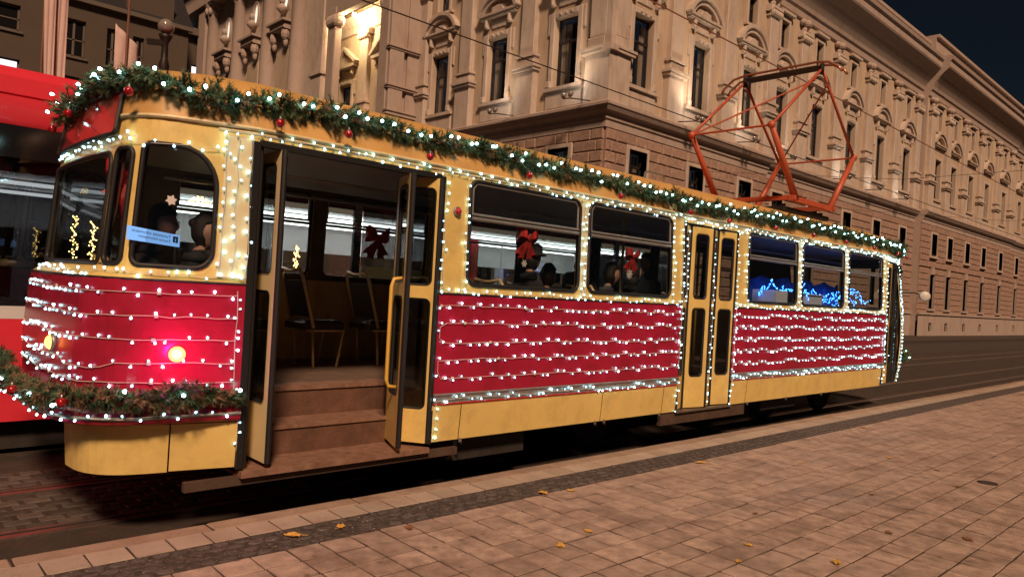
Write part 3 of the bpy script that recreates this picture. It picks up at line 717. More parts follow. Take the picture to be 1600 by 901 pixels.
# ------------------------------------------------------------------ concert hall
hall = thing('concert_hall', 'ornate pale stone palace with pilasters, arched window hoods and a columned portico', 'building', (20.6, 17.5, 0))
class Fac:                       # local frame: a along the wall, o outwards, z up
    def __init__(s, org, ad, od): s.o = Vector(org); s.a = Vector(ad); s.n = Vector(od)
    def W(s, a, o, z): q = s.o + s.a*a + s.n*o; return Vector((q.x, q.y, z))
    def box(s, mb, a0, a1, o0, o1, z0, z1):
        l = MB().box(a0, a1, o0, o1, z0, z1); mb.add([s.W(*v) for v in l.v], l.f); return mb
    def bbox(s, mb, a0, a1, o0, o1, z0, z1, b):   # bevelled outer face
        vs = [(a0,o0,z0),(a1,o0,z0),(a1,o0,z1),(a0,o0,z1),(a0,o1-b,z0),(a1,o1-b,z0),(a1,o1-b,z1),(a0,o1-b,z1),(a0+b,o1,z0+b),(a1-b,o1,z0+b),(a1-b,o1,z1-b),(a0+b,o1,z1-b)]
        fs = [(0,1,5,4),(1,2,6,5),(2,3,7,6),(3,0,4,7),(4,5,9,8),(5,6,10,9),(6,7,11,10),(7,4,8,11),(8,9,10,11)]
        mb.add([s.W(*v) for v in vs], fs); return mb
    def extr(s, mb, prof, a0, a1, mitre=False):               # profile [(o,z)] run along the wall
        n = len(prof); vs = [s.W(a0 - (o if mitre else 0), o, z) for o, z in prof] + [s.W(a1, o, z) for o, z in prof]
        fs = [(i, i+1, n+i+1, n+i) for i in range(n-1)] + [tuple(range(n)), tuple(range(n, 2*n))]
        mb.add(vs, fs); return mb
    def wall(s, mb, a0, a1, z0, z1, holes, o=0.0, depth=.32):
        As = sorted({a0, a1} | {h[i] for h in holes for i in (0, 1) if a0 < h[i] < a1}); Zs = sorted({z0, z1} | {h[i] for h in holes for i in (2, 3) if z0 < h[i] < z1})
        for x0, x1 in zip(As, As[1:]):
            for y0, y1 in zip(Zs, Zs[1:]):
                mx, my = (x0+x1)/2, (y0+y1)/2
                if any(h[0] < mx < h[1] and h[2] < my < h[3] for h in holes): continue
                mb.add([s.W(x0, o, y0), s.W(x1, o, y0), s.W(x1, o, y1), s.W(x0, o, y1)], [(0, 1, 2, 3)])
        for h in holes:
            c = [(h[0], h[2]), (h[1], h[2]), (h[1], h[3]), (h[0], h[3])]
            for i in range(4):
                p, q = c[i], c[(i+1) % 4]; mb.add([s.W(p[0], o, p[1]), s.W(q[0], o, q[1]), s.W(q[0], o-depth, q[1]), s.W(p[0], o-depth, p[1])], [(0, 1, 2, 3)])
        return mb
    def arc(s, mb, ac, zc, r0, r1, t0, t1, o0, o1, n=12):
        vs = []; fs = []
        for i in range(n+1):
            t = t0 + (t1-t0)*i/n
            for r in (r0, r1):
                for o in (o0, o1): vs.append(s.W(ac + r*cos(t), o, zc + r*sin(t)))
        for i in range(n):
            b = 4*i; fs += [(b, b+1, b+5, b+4), (b+2, b+3, b+7, b+6), (b+1, b+3, b+7, b+5), (b, b+2, b+6, b+4)]
        fs += [(0, 1, 3, 2), (4*n, 4*n+1, 4*n+3, 4*n+2)]
        mb.add(vs, fs); return mb
def casement(F, a0, a1, z0, z1, o, par, tr=.66, cur=True, name='window'):
    w = MB(); t = .07; zt = z0 + (z1 - z0)*tr; ac = (a0 + a1)/2
    for b in ((a0, a0+t, z0, z1), (a1-t, a1, z0, z1), (a0, a1, z0, z0+t), (a0, a1, z1-t, z1), (a0, a1, zt-.05, zt+.05), (ac-.045, ac+.045, z0, zt)): F.box(w, b[0], b[1], o-.06, o, b[2], b[3])
    w = w.build(name, 'win_frame', par)
    g = MB(); g.add([F.W(a0, o-.04, z0), F.W(a1, o-.04, z0), F.W(a1, o-.04, z1), F.W(a0, o-.04, z1)], [(0, 1, 2, 3)]); g.build('pane', 'glass_clear', w)
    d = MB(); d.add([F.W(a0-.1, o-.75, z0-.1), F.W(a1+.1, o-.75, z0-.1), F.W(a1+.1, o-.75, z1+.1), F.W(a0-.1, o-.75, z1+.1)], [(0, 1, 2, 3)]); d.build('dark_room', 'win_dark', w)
    if cur:
        k1, k2 = rnd.uniform(.08, .42), rnd.uniform(.08, .42)
        for s0, s1 in ((a0, a0 + (a1-a0)*k1), (a1 - (a1-a0)*k2, a1)):
            c = MB(); n = 8; vs = []; fs = []
            for i in range(n+1):
                a = s0 + (s1-s0)*i/n; oo = o - .22 - .03*(i % 2); vs += [F.W(a, oo, z0), F.W(a, oo, z0 + (z1-z0)*.95)]
            for i in range(n): fs.append((2*i, 2*i+2, 2*i+3, 2*i+1))
            c.add(vs, fs).build('curtain', 'curtain', w)
    return w
def main_bay(F, ac, kind='arch', hw=.615, o=0.0, detail=True):
    z0, z1 = 9.78, 12.52
    w = casement(F, ac-hw, ac+hw, z0, z1, o-.20, hall)
    s = MB(); t = .24
    F.bbox(s, ac-hw-t, ac-hw, o, o+.10, z0, z1+t, .03); F.bbox(s, ac+hw, ac+hw+t, o, o+.10, z0, z1+t, .03); F.bbox(s, ac-hw, ac+hw, o, o+.098, z1, z1+t, .03)
    if detail:
        for sg in (-1, 1):           # ears and consoles
            F.bbox(s, ac+sg*(hw+t+.07)-.07, ac+sg*(hw+t+.07)+.07, o, o+.07, 11.9, z1+t, .02)
            F.bbox(s, ac+sg*(hw+.16)-.12, ac+sg*(hw+.16)+.12, o, o+.16, z0-.02, z0+.26, .04)
            F.bbox(s, ac+sg*(hw+.12)-.085, ac+sg*(hw+.12)+.085, o, o+.22, 13.02, 13.42, .05)
        for k in (-.3, 0, .3): F.bbox(s, ac+k-.05, ac+k+.05, o, o+.15, 12.60, 12.70, .02)
        F.bbox(s, ac-.5, ac+.5, o, o+.05, 12.95, 13.30, .04)
    s.build('surround', 'stone_light', w)
    p = MB()
    if kind == 'arch':
        F.box(p, ac-1.12, ac+1.12, o, o+.22, 13.42, 13.52); F.box(p, ac-1.18, ac+1.18, o, o+.28, 13.52, 13.60)
        r = 1.32; zc = 13.60 - .48; t0 = math.asin(.48/r)
        F.arc(p, ac, zc, r-.10, r+.06, t0, pi-t0, o, o+.30); F.arc(p, ac, zc, r-.30, r-.10, t0+.12, pi-t0-.12, o, o+.20)
        if detail: F.bbox(p, ac-.55, ac+.55, o, o+.10, 13.62, 13.98, .05); F.arc(p, ac, 13.55, .0, .36, .1, pi-.1, o, o+.20, 8)
    else:
        F.box(p, ac-1.1, ac+1.1, o, o+.30, 13.42, 13.58)
        tri = [F.W(ac-1.2, o, 13.58), F.W(ac+1.2, o, 13.58), F.W(ac, o, 14.45)]; p.prism(tri, F.n*.14)
        for sg in (-1, 1):
            a_, b_ = F.W(ac+sg*1.24, o+.17, 13.63), F.W(ac, o+.17, 14.52); p.beam(a_, b_, .16, .34, F.n)
    p.build('pediment', 'stone_light', w)
    b = MB(); F.box(b, ac-1.05, ac+1.05, o, o+.16, z0-.16, z0-.02); F.bbox(b, ac-.98, ac+.98, o, o+.06, 8.92, z0-.22, .03); b.build('sill', 'stone_light', w)
    return w
def upper_window(F, ac, o=0.0, hw=.40, orn=True):
    w = casement(F, ac-hw, ac+hw, 14.62, 15.95, o-.2, hall, .6, False)
    s = MB(); t = .16
    for sg in (-1, 1): F.bbox(s, ac+sg*(hw+t/2)-t/2, ac+sg*(hw+t/2)+t/2, o, o+.08, 14.5, 16.1, .02)
    F.bbox(s, ac-hw, ac+hw, o, o+.079, 15.95, 16.1, .02); F.box(s, ac-.75, ac+.75, o, o+.18, 14.40, 14.52); F.box(s, ac-.72, ac+.72, o, o+.24, 16.28, 16.42)
    s.build('surround', 'stone_light', w)
    return w
def ornament(F, ac, o=0.0):
    m = MB(); c = F.W(ac, o+.12, 16.35)
    m.ball(c, .24, 10, 7, (1, 1, .9)); 
    for sg in (-1, 1): m.ball(F.W(ac+sg*.36, o+.05, 16.40), .16, 8, 6); m.ball(F.W(ac+sg*.2, o+.07, 16.0), .15, 8, 6)
    m.ball(F.W(ac, o+.08, 15.75), .14, 8, 6); m.build('cartouche', 'stone', hall)
def pilaster(F, ac, o=0.0, hw=.46, top=15.9):
    m = MB()
    F.bbox(m, ac-hw-.06, ac+hw+.06, o, o+.30, 8.80, 10.62, .03)                 # pedestal
    F.box(m, ac-hw-.14, ac+hw+.14, o, o+.40, 10.62, 10.74); F.box(m, ac-hw-.20, ac+hw+.20, o, o+.46, 10.74, 10.84)
    F.bbox(m, ac-hw-.03, ac+hw+.03, o, o+.30, 10.84, 11.20, .05)                # base
    F.box(m, ac-hw-.10, ac+hw+.10, o, o+.36, 11.20, 11.30)
    F.bbox(m, ac-hw+.06, ac+hw-.06, o, o+.24, 11.30, top, .03)                   # shaft
    F.box(m, ac-hw-.02, ac+hw+.02, o, o+.30, top-.5, top-.42); F.bbox(m, ac-hw-.10, ac+hw+.10, o, o+.40, top-.3, top, .10)
    for k in range(-2, 3): m.ball(F.W(ac + k*hw*.42, o+.30, top-.36), .13, 8, 6, (1, 1, 1.3))
    return m.build('pilaster', 'stone_light', hall)
BELT = [(0, 7.90), (.10, 7.90), (.10, 8.14), (.16, 8.20), (.16, 8.34), (.24, 8.42), (.34, 8.46), (.42, 8.60), (.46, 8.64), (.46, 8.74), (.38, 8.80), (0, 8.82)]
CORN = [(0, 16.55), (.12, 16.6), (.15, 16.9), (.25, 17.0), (.30, 17.2), (.45, 17.5), (.70, 17.85), (1.02, 18.15), (1.20, 18.3), (1.25, 18.4), (1.25, 18.75), (1.38, 18.85), (1.42, 19.05), (1.2, 19.15), (0, 19.2)]
BLK = {}; nblk = [0]
rust_far = MB()
def rust(F, a0, a1, z0, z1, holes, o=0.0, limit=10**6, course=.42, lens=(.62, 1.15), bev=.035, single=False):
    z = z1; r_ = 0
    while z > z0 + .1:
        a = a0 - (0 if r_ % 2 == 0 else lens[0]*.5); zb = z - course; k = 0
        while a < a1:
            L = (lens[k % len(lens)] if not single else rnd.uniform(1.2, 1.9)); x0, x1 = max(a, a0), min(a + L, a1)
            segs = [(x0, x1)]
            for h in holes:
                if zb < h[3] - .02 and z > h[2] + .02:
                    ns = []
                    for p, q in segs:
                        if q <= h[0] or p >= h[1]: ns.append((p, q))
                        else:
                            if p < h[0]: ns.append((p, h[0]))
                            if q > h[1]: ns.append((h[1], q))
                    segs = ns
            for p, q in segs:
                if q - p < .10: continue
                oo = .10 + rnd.uniform(-.012, .012)
                if nblk[0] < limit and nblk[0] < 298:
                    b = MB(); F.bbox(b, p + .012, q - .012, o, o + oo, zb + .012, z - .012, bev); b.build('stone_block', 'rustic', hall); nblk[0] += 1
                else: F.bbox(rust_far, p + .012, q - .012, o, o + oo, zb + .012, z - .012, bev)
            a += L; k += 1
        z = zb; r_ += 1
def ground_win(F, ac, o=0.0, big=False):
    hw = .56
    w = casement(F, ac-hw, ac+hw, 5.85, 7.30, o-.15, hall, .62)
    s = MB(); t = .16
    for sg in (-1, 1): F.bbox(s, ac+sg*(hw+t/2)-t/2, ac+sg*(hw+t/2)+t/2, o, o+.14, 5.75, 7.46, .02)
    F.bbox(s, ac-hw, ac+hw, o, o+.139, 7.30, 7.46, .02); F.box(s, ac-hw-.25, ac+hw+.25, o, o+.2, 5.62, 5.75); s.build('surround', 'stone_light', w)
    w2 = casement(F, ac-.55, ac+.55, 2.05, 4.45, o-.15, hall, .62)
    s = MB(); F.box(s, ac-.8, ac+.8, o, o+.2, 1.9, 2.05); F.bbox(s, ac-.2, ac+.2, o, o+.2, 4.45, 4.95, .03); s.build('surround', 'stone', w2)
    c = casement(F, ac-.35, ac+.35, .45, 1.05, o-.05, hall, .5, False, 'cellar_window')
    return w
FR = Fac((20.6, 17.5, 0), (1, 0, 0), (0, -1, 0)); FL = Fac((20.6, 17.5, 0), (0, 1, 0), (-1, 0, 0))
def wing(F, a0, a1, bays, o=0.0, kinds=None, pil=(), mz=True, upper=True, rl=10**6, single=False, zr0=4.9):
    holes = []; gh = []
    for b in bays:
        holes += [(b-.615, b+.615, 9.78, 12.52), (b-.40, b+.40, 14.62, 15.95)]
        gh += [(b-.56, b+.56, 5.85, 7.30), (b-.55, b+.55, 2.05, 4.45), (b-.35, b+.35, .45, 1.05)]
    F.wall(MB(), a0, a1, 8.7, 16.6, holes, o).build('upper_wall', 'plaster', hall)
    F.wall(MB(), a0, a1, 1.7, 8.0, gh, o).build('lower_wall', 'rustic_joint', hall)
    m = MB(); F.wall(m, a0, a1, 0, 1.7, gh, o+.15); F.box(m, a0, a1, o, o+.24, 1.62, 1.78); m.build('plinth', 'stone', hall)
    rust(F, a0, a1, zr0, 7.88, [(h[0]-.17, h[1]+.17, h[2]-.25, h[3]+.17) for h in gh], o, rl, single=single)
    rust(F, a0, a1, 1.8, zr0 - .02, [(h[0]-.05, h[1]+.05, h[2]-.15, h[3]+.1) for h in gh], o, 0, single=True)
    F.extr(MB(), [(x+o, z) for x, z in BELT], a0, a1, a0 == 0).build('belt_course', 'stone', hall)
    F.extr(MB(), [(x+o, z) for x, z in CORN], a0, a1, a0 == 0).build('cornice', 'stone', hall)
    for i, b in enumerate(bays):
        main_bay(F, b, 'arch', o=o, detail=b < 36); upper_window(F, b, o); ground_win(F, b, o)
    for p in pil: pilaster(F, p, o); ornament(F, p, o + .1)
wing(FR, 0, 12.1, [1.92, 5.95, 10.0], 0.0, pil=[3.93, 7.97, 11.75], rl=150)
wing(FL, 0, 12.0, [2.22, 6.25, 10.3], 0.0, pil=[4.23, 8.28, 11.7], rl=215)
wing(FR, 12.1, 33.6, [13.9, 17.9, 22.4, 26.9, 31.4], -.4, pil=[15.9, 20.15, 24.65, 29.15, 33.1], single=True)
wing(FR, 33.6, 57.0, [36.2, 39.7, 44.0, 48.4, 53.6], .10, pil=[34.4, 37.95, 41.85, 46.2, 51.0, 55.6], single=True)
wing(FR, 57.0, 75, [60.0, 64.5, 69.0], -.1, pil=[62.2, 66.7], single=True)
# corner pier
for F, n in ((FR, 0), (FL, 1)):
    m = MB()
    F.bbox(m, -.001 if n else .0, .92, 0, .302, 8.80, 10.62, .02); F.box(m, 0, 1.05, 0, .42, 10.62, 10.74); F.box(m, 0, 1.10, 0, .46, 10.74, 10.84)
    F.bbox(m, 0, .86, 0, .30, 10.84, 11.25, .04); F.bbox(m, 0, .80, 0, .25, 11.25, 16.0, .03); m.build('corner_pilaster', 'stone_light', hall)
cq = MB().box(20.6 - .30, 20.6, 17.5 - .30, 17.5, 8.80, 10.62).box(20.6 - .44, 20.6, 17.5 - .44, 17.5, 10.62, 10.84).box(20.6 - .29, 20.6, 17.5 - .29, 17.5, 10.84, 11.25).box(20.6 - .24, 20.6, 17.5 - .24, 17.5, 11.25, 16.0)
cq.build('corner_quoin', 'stone_light', hall)
o = rust_far.build('far_stone_blocks', 'rustic', hall, fix=False); o['kind'] = 'stuff'
# attic and roofs
for a0, a1, o_ in ((0, 33.6, -.2), (33.6, 57, .3), (57, 75, -.2)):
    m = MB(); FR.box(m, a0, a1, -6, o_+.1, 19.1, 20.1 if a0 != 33.6 else 20.5); FR.box(m, a0, a1, -6, o_+.3, 20.1 if a0 != 33.6 else 20.5, 20.3 if a0 != 33.6 else 20.7); m.build('attic', 'stone', hall)
for a, o0, o1 in ((12.1, -.5, 0), (33.6, -.5, .10), (57.0, -.2, .10)):
    m = MB(); FR.box(m, a - .01, a + .02, o0, o1 - .002, 0, 19.0); m.build('return_wall', 'stone', hall)
m = MB(); FL.box(m, 0, 45, -6, -.1, 19.1, 20.1); m.build('attic', 'stone', hall)
# portico on the short side
PO = 1.95
F = FL; y0 = 29.5 - 17.5
m = MB(); F.box(m, y0 + .003, y0 + .55, 0, PO - .06, 0, 16.2); m.build('portico_end_wall', 'stone', hall)
m = MB(); E = Fac((20.6, 29.5, 0), (-1, 0, 0), (0, -1, 0))
E.bbox(m, .15, .85, 0, .14, 9.7, 16.2, .03); E.bbox(m, 1.1, 1.9, 0, .22, 9.7, 16.2, .03)
for z, t in ((10.85, .10), (12.7, .09), (9.6, .16)): E.box(m, .05, 1.98, 0, .26, z, z + t); E.box(m, .05, 2.02, 0, .32, z + t, z + t + .08)
m.build('portico_end_pilasters', 'stone', hall)
# loggia behind: lit wall of the same plane
hol = [(14.5, 15.7, 9.78, 12.52), (18.45, 19.65, 9.78, 12.52)]
F.wall(MB(), 12.55, 45, 0, 16.6, hol, 0).build('loggia_wall', 'plaster', hall)
for a in (15.1, 19.05): main_bay(F, a, 'tri', o=0.0)
pilaster(F, 17.05, top=15.2); pilaster(F, 21.2, top=15.2); pilaster(F, 13.1, top=15.2)
m = MB(); F.extr(m, [(0, 15.2), (.12, 15.25), (.12, 15.6), (.2, 15.7), (.35, 15.95), (.42, 16.1), (0, 16.2)], 12.55, 40); m.build('loggia_frieze', 'stone_light', hall)
m = MB(); F.box(m, 12.0, 40, 0, PO + .1, 0, 8.8); m.build('portico_base', 'stone', hall)
pc = lambda a, top, r=.52: MB().lathe([(r*1.35, 8.8), (r*1.35, 9.6), (r*1.2, 9.65), (r*1.25, 9.85), (r*1.05, 9.95), (r*1.0, 10.1), (r*.96, 14.0), (r*.84, top - 1.1), (r*.9, top - 1.05), (r*.95, top - .9), (r*1.35, top - .1), (r*1.4, top)], F.W(a, PO - .45, 0), 20)
m = MB(); F.box(m, 12.0, 40, PO - 1.0, PO + .25, 20.5, 22.2); F.box(m, 12.01, 19.49, PO - .34, PO - .01, 15.5, 20.5); F.extr(m, [(PO + .2, 22.2), (PO + .5, 22.4), (PO + 1.1, 22.9), (PO + 1.15, 23.3), (PO - 1, 23.4), (PO - 1, 22.2)], 12.0, 41); m.build('portico_entablature', 'stone', hall)
# end pier and its capital
m = MB(); F.bbox(m, 12.0, 12.75, PO - .85, PO, 8.8, 16.6, .03)
for k in range(4): m.ball(F.W(12.75, PO - .1 - .2*k, 15.1), .18, 8, 6, (1, 1, 1.6))
m.build('portico_pier', 'stone', hall)
m = MB(); F.bbox(m, 17.05, 17.85, PO - .35, PO + .04, 8.8, 15.9, .04)
for k in range(5): m.ball(F.W(17.05, PO - .05 - .06*k, 15.2), .2, 8, 6, (1, 1, 1.6)); m.ball(F.W(17.1 + .16*k, PO + .02, 15.2), .2, 8, 6, (1, 1, 1.6))
m.build('portico_pier', 'stone', hall)
m = MB(); F.bbox(m, 18.3, 19.5, PO - .9, PO + .06, 8.8, 20.5, .04)
for z, t in ((9.7, .18), (12.6, .14)): F.box(m, 18.2, 19.65, PO - .9, PO + .15, z, z + t)
m.build('portico_pilaster', 'stone_light', hall)
ovs = [24.4, 28.7, 33.2]
# bay walls between the columns with lit ovals
m = MB(); F.wall(m, 19.5, 40, 8.8, 20.5, [(b-.42, b+.42, 17.55, 19.15) for b in ovs], PO - .62, .3); m.build('portico_wall', 'stone_light', hall)
for b in ovs:
    ov = MB(); ov.add([F.W(b + .42*cos(t), PO - .70, 18.35 + .8*sin(t)) for t in [2*pi*k/24 for k in range(24)]], [tuple(range(24))]); w = ov.build('oval_window', 'oval_light', hall)
    fr = MB(); fr.tube([F.W(b + .44*cos(t), PO - .60, 18.35 + .82*sin(t)) for t in [2*pi*k/24 for k in range(25)]], .10, 6, False); fr.build('frame', 'stone', w)
    cr = MB()
    for k in range(24):
        t0, t1 = 2*pi*k/24, 2*pi*(k+1)/24
        def sqp(t): s_ = max(abs(cos(t))/.43, abs(sin(t))/.81); return cos(t)/s_, sin(t)/s_
        (x0, z0), (x1, z1) = sqp(t0), sqp(t1)
        cr.add([F.W(b + .42*cos(t0), PO - .615, 18.35 + .8*sin(t0)), F.W(b + .42*cos(t1), PO - .615, 18.35 + .8*sin(t1)), F.W(b + x1, PO - .615, 18.35 + z1), F.W(b + x0, PO - .615, 18.35 + z0)], [(0, 1, 2, 3)])
    cr.build('spandrel', 'stone_light', w)
    bu = MB(); bu.lathe([(.10, 0), (.16, .1), (.32, .25), (.28, .42), (.11, .55), (.10, .62)], F.W(b, PO - .35, 17.35), 12); bu.ball(F.W(b, PO - .35, 18.15), .20, 10, 8, (.9, .9, 1.2)); bu.build('bust', 'stone', w, smooth=True)
    br = MB(); F.bbox(br, b - 1.0, b + 1.0, PO - .62, PO - .05, 16.25, 16.65, .08); F.box(br, b - 1.15, b + 1.15, PO - .62, PO + .1, 16.65, 16.78)
    for sg in (-.75, .75): br.ball(F.W(b + sg, PO - .3, 15.95), .26, 8, 6, (1, 1, 1.5)); br.ball(F.W(b + sg, PO - .35, 15.5), .15, 8, 6, (1, 1, 1.8))
    br.build('balcony_console', 'stone', hall)
    pn = MB(); F.bbox(pn, b - .85, b + .85, PO - .62, PO - .54, 9.2, 15.2, .04); pn.build('wall_panel', 'plaster', hall)
for a in (22.2, 26.2, 30.8, 35.4): smoothmod(pc(a, 20.5).build('column', 'stone', hall), 40)
for a in (22.2, 26.2, 30.8, 35.4):
    cp = MB(); n_ = 10
    for k in range(n_): t = 2*pi*k/n_; cp.ball(F.W(a, PO - .45, 0) + Vector((.56*cos(t), .56*sin(t), 19.95)), .18, 7, 5, (1, 1, 1.5))
    F.box(cp, a - .72, a + .72, PO - 1.1, PO + .2, 20.4, 20.52); cp.build('capital', 'stone', hall)
m = MB(); F.box(m, 35.9, 37.2, PO - .9, PO + .05, 8.8, 20.5); m.build('portico_pier', 'stone', hall)
m = MB(); F.extr(m, [(0, 13.6), (.2, 13.7), (.2, 14.4), (.6, 14.7), (1.3, 15.2), (1.4, 15.5), (0, 15.6)], 37.2, 48); F.box(m, 37.2, 48, -4, .1, 0, 13.8)
for k in range(24): F.box(m, 37.4 + k*.45, 37.62 + k*.45, .2, .5, 14.0, 14.35)
m.build('side_cornice', 'stone', hall)
# lit lamp inside the loggia
lm = thing('loggia_lamp', 'bright white lamp glowing inside the portico opening', 'lamp', F.W(16.9, 1.0, 15.2))
MB().ball(F.W(16.9, 1.0, 15.72), .10, 12, 8).build('bulb', 'lamp_white', lm, smooth=True)
MB().tube([F.W(16.9, 1.0, 15.8), F.W(16.9, 1.0, 17.0)], .02, 6).build('rod', 'iron', lm)
pl = bpy.data.lights.new('loggia_lamp_light', 'POINT'); pl.energy = 420; pl.color = (1.0, .70, .36); pl.shadow_soft_size = .25
po = bpy.data.objects.new('loggia_lamp_light', pl); COL.objects.link(po); po.location = F.W(16.9, 1.25, 15.4); attach(po, lm)
m = MB(); F.box(m, 12.5, 21, .0, PO - 1.0, 17.0, 17.2); m.build('loggia_ceiling', 'plaster', hall)
# floodlights on brackets along the belt course
def flood(label, F, a, o, e):
    t = thing('facade_floodlight', label, 'floodlight', F.W(a, o, 8.8), 'bracket floodlights along the belt course')
    MB().tube([F.W(a - .5, o + .30, 8.86), F.W(a, o + .82, 8.92), F.W(a + .30, o + .92, 8.92)], .022, 6).build('bracket', 'iron', t)
    for da in (-.05, .30):
        c = F.W(a + da, o + .90, 9.04); h = MB().lathe([(.05, -.10), (.09, -.04), (.105, .05), (.10, .06)], c, 12, (F.n*-.45 + Vector((0, 0, 1)))).build('lamp_head', 'frost', t, smooth=True)
        MB().lathe([(.085, .058), (.08, .066)], c, 12, (F.n*-.45 + Vector((0, 0, 1)))).build('lens', 'lamp_white', h)
    L = bpy.data.lights.new('floodlight_beam', 'SPOT'); L.energy = e; L.color = (1.0, .74, .52); L.spot_size = radians(125); L.spot_blend = 1.0; L.shadow_soft_size = .15
    lo = bpy.data.objects.new('floodlight_beam', L); COL.objects.link(lo); lo.location = F.W(a + .1, o + 1.05, 9.25)
    lo.rotation_euler = (F.n*-.30 + Vector((0, 0, 1))).to_track_quat('-Z', 'Y').to_euler(); attach(lo, t)
flood('twin floodlight on the belt course below the short side, nearest the corner', FL, 1.0, .05, 85)
flood('twin floodlight on the belt course of the short side, farther from the corner', FL, 5.2, .05, 75)
for i, (a, o_) in enumerate(((4.6, .05), (9.2, .05), (13.6, -.35), (20.2, -.35), (24.7, -.35), (29.2, -.35))):
    flood(('first', 'second', 'third', 'fourth', 'fifth', 'sixth')[i] + ' twin floodlight from the corner along the long facade', FR, a, o_, (170, 110, 50, 14, 6, 4)[i])

# ------------------------------------------------------------------ dark office building at the left
off = thing('office_building', 'dark plain building with large unlit windows behind the red tram', 'building', (2, 50, 0))
FO = Fac((0, 50, 0), (1, 0, 0), (0, -1, 0))
wins = [(4.2, 7.2, 14.7, 16.15), (9.35, 10.5, 14.0, 16.2), (11.65, 12.35, 13.9, 16.2), (13.1, 13.75, 13.9, 16.1), (4.2, 7.3, 11.6, 13.1), (9.4, 10.6, 10.8, 12.8), (-2, 1.5, 14.6, 16.2), (-2, 1.5, 11, 13)]
FO.wall(MB(), -30, 16.4, 0, 17.4, wins, 0, .35).build('wall', 'office_wall', off)
for i, (a, b, c, d) in enumerate(wins):
    lit = i == 4
    w = MB(); t = .10
    for q in ((a, a+t, c, d), (b-t, b, c, d), (a, b, c, c+t), (a, b, d-t, d), (a, b, c+(d-c)*.45, c+(d-c)*.45+.07), ((a+b)/2-.06, (a+b)/2+.06, c, d)): FO.box(w, q[0], q[1], -.26, -.20, q[2], q[3])
    w = w.build('window', 'office_trim', off)
    g = MB(); g.add([FO.W(a, -.24, c), FO.W(b, -.24, c), FO.W(b, -.24, d), FO.W(a, -.24, d)], [(0, 1, 2, 3)]); g.build('pane', 'lit_window' if lit else 'win_dark', w)
    s = MB(); FO.box(s, a-.15, b+.15, 0, .12, c-.14, c-.02); s.build('sill', 'office_trim', w)
m = MB(); FO.box(m, -30, 16.6, 0, .35, 17.25, 17.5); m.build('eave', 'office_trim', off)
m = MB(); m.prism([FO.W(-30, .3, 17.5), FO.W(16.6, .3, 17.5), FO.W(16.6, -7, 25), FO.W(-30, -7, 25)], (0, 1, 0)); m.build('roof', 'roof_dark', off)
m = MB(); m.prism([FO.W(12.6, .1, 17.5), FO.W(15.4, .1, 17.5), FO.W(15.4, .1, 19.0), FO.W(14.2, .1, 21.0), FO.W(12.6, .1, 19.0)], (0, 4, 0)); m.build('gable', 'office_wall', off)
# small building with a lit window between the two
sm = thing('corner_house', 'house end with one lit window between the dark building and the palace', 'building', (18.5, 56, 0))
FS = Fac((0, 55, 0), (1, 0, 0), (0, -1, 0))
FS.wall(MB(), 16.4, 24, 0, 19, [(18.35, 19.3, 14.3, 16.6)], 0, .3).build('wall', 'office_wall', sm)
w = MB()
for q in ((18.35, 18.43, 14.3, 16.6), (19.22, 19.3, 14.3, 16.6), (18.35, 19.3, 14.3, 14.38), (18.35, 19.3, 16.5, 16.6), (18.80, 18.90, 14.3, 16.6), (18.35, 19.3, 15.4, 15.5)): FS.box(w, q[0], q[1], -.2, -.15, q[2], q[3])
w = w.build('window', 'win_frame', sm); g = MB(); g.add([FS.W(18.35, -.18, 14.3), FS.W(19.3, -.18, 14.3), FS.W(19.3, -.18, 16.6), FS.W(18.35, -.18, 16.6)], [(0, 1, 2, 3)]); g.build('pane', 'lit_window', w)
m = MB(); FS.box(m, 16.4, 24, 0, .5, 18.6, 19.1); m.build('eave', 'office_trim', sm)

# ------------------------------------------------------------------ street furniture behind the trams
lp = thing('street_lamp', 'black cast-iron lamp post with a round glass globe behind the trams', 'street lamp', (3.45, 11.5, .004))
MB().lathe([(.16, 0), (.16, .25), (.11, .35), (.09, .9), (.07, 1.0), (.055, 3.6), (.075, 3.7), (.05, 3.8), (.045, 4.6), (.08, 4.72), (.05, 4.82), (.045, 5.05), (.08, 5.12), (.10, 5.17)], (3.45, 11.5, .004), 14).build('post', 'iron', lp, smooth=True)
MB().ball((3.45, 11.5, 5.30), .115, 20, 14).build('globe', 'frost', lp, smooth=True)
MB().beam((3.20, 11.5, 5.02), (3.45, 11.5, 5.06), .05, .08).build('bracket', 'iron', lp)
def flag(label, x, y, z0, z1, pts, th=.02):
    t = thing('banner', label, 'banner', (x, y, .004))
    MB().tube([(x, y + (.10 if z1 > 6 else -.03), .004), (x, y + (.10 if z1 > 6 else -.03), z1)], .018, 8).build('pole', 'pole', t)
    # cloth: rippled sheet between left and right edge polylines
    L, R = pts; n = 10; k = 9; vs = []; fs = []
    for i in range(n+1):
        for j in range(k+1):
            a = Vector(L[0]).lerp(Vector(L[1]), i/n); b = Vector(R[0]).lerp(Vector(R[1]), i/n); q = a.lerp(b, j/k); vs.append((q.x, q.y + .014*sin(j*1.5 + i*.4), q.z))
    for i in range(n):
        for j in range(k): fs.append((i*(k+1)+j, i*(k+1)+j+1, (i+1)*(k+1)+j+1, (i+1)*(k+1)+j))
    ob = MB().add(vs, fs).build('cloth', 'banner', t, smooth=True); md = ob.modifiers.new('s', 'SOLIDIFY'); md.thickness = .01
    return t
flag('long pale banner hanging on a pole behind the red tram, left half', 2.02, 12.0, 3, 6.6, (((1.95, 12, 6.5), (2.06, 12, 3.9)), ((2.13, 12, 6.5), (2.16, 12, 3.9))))
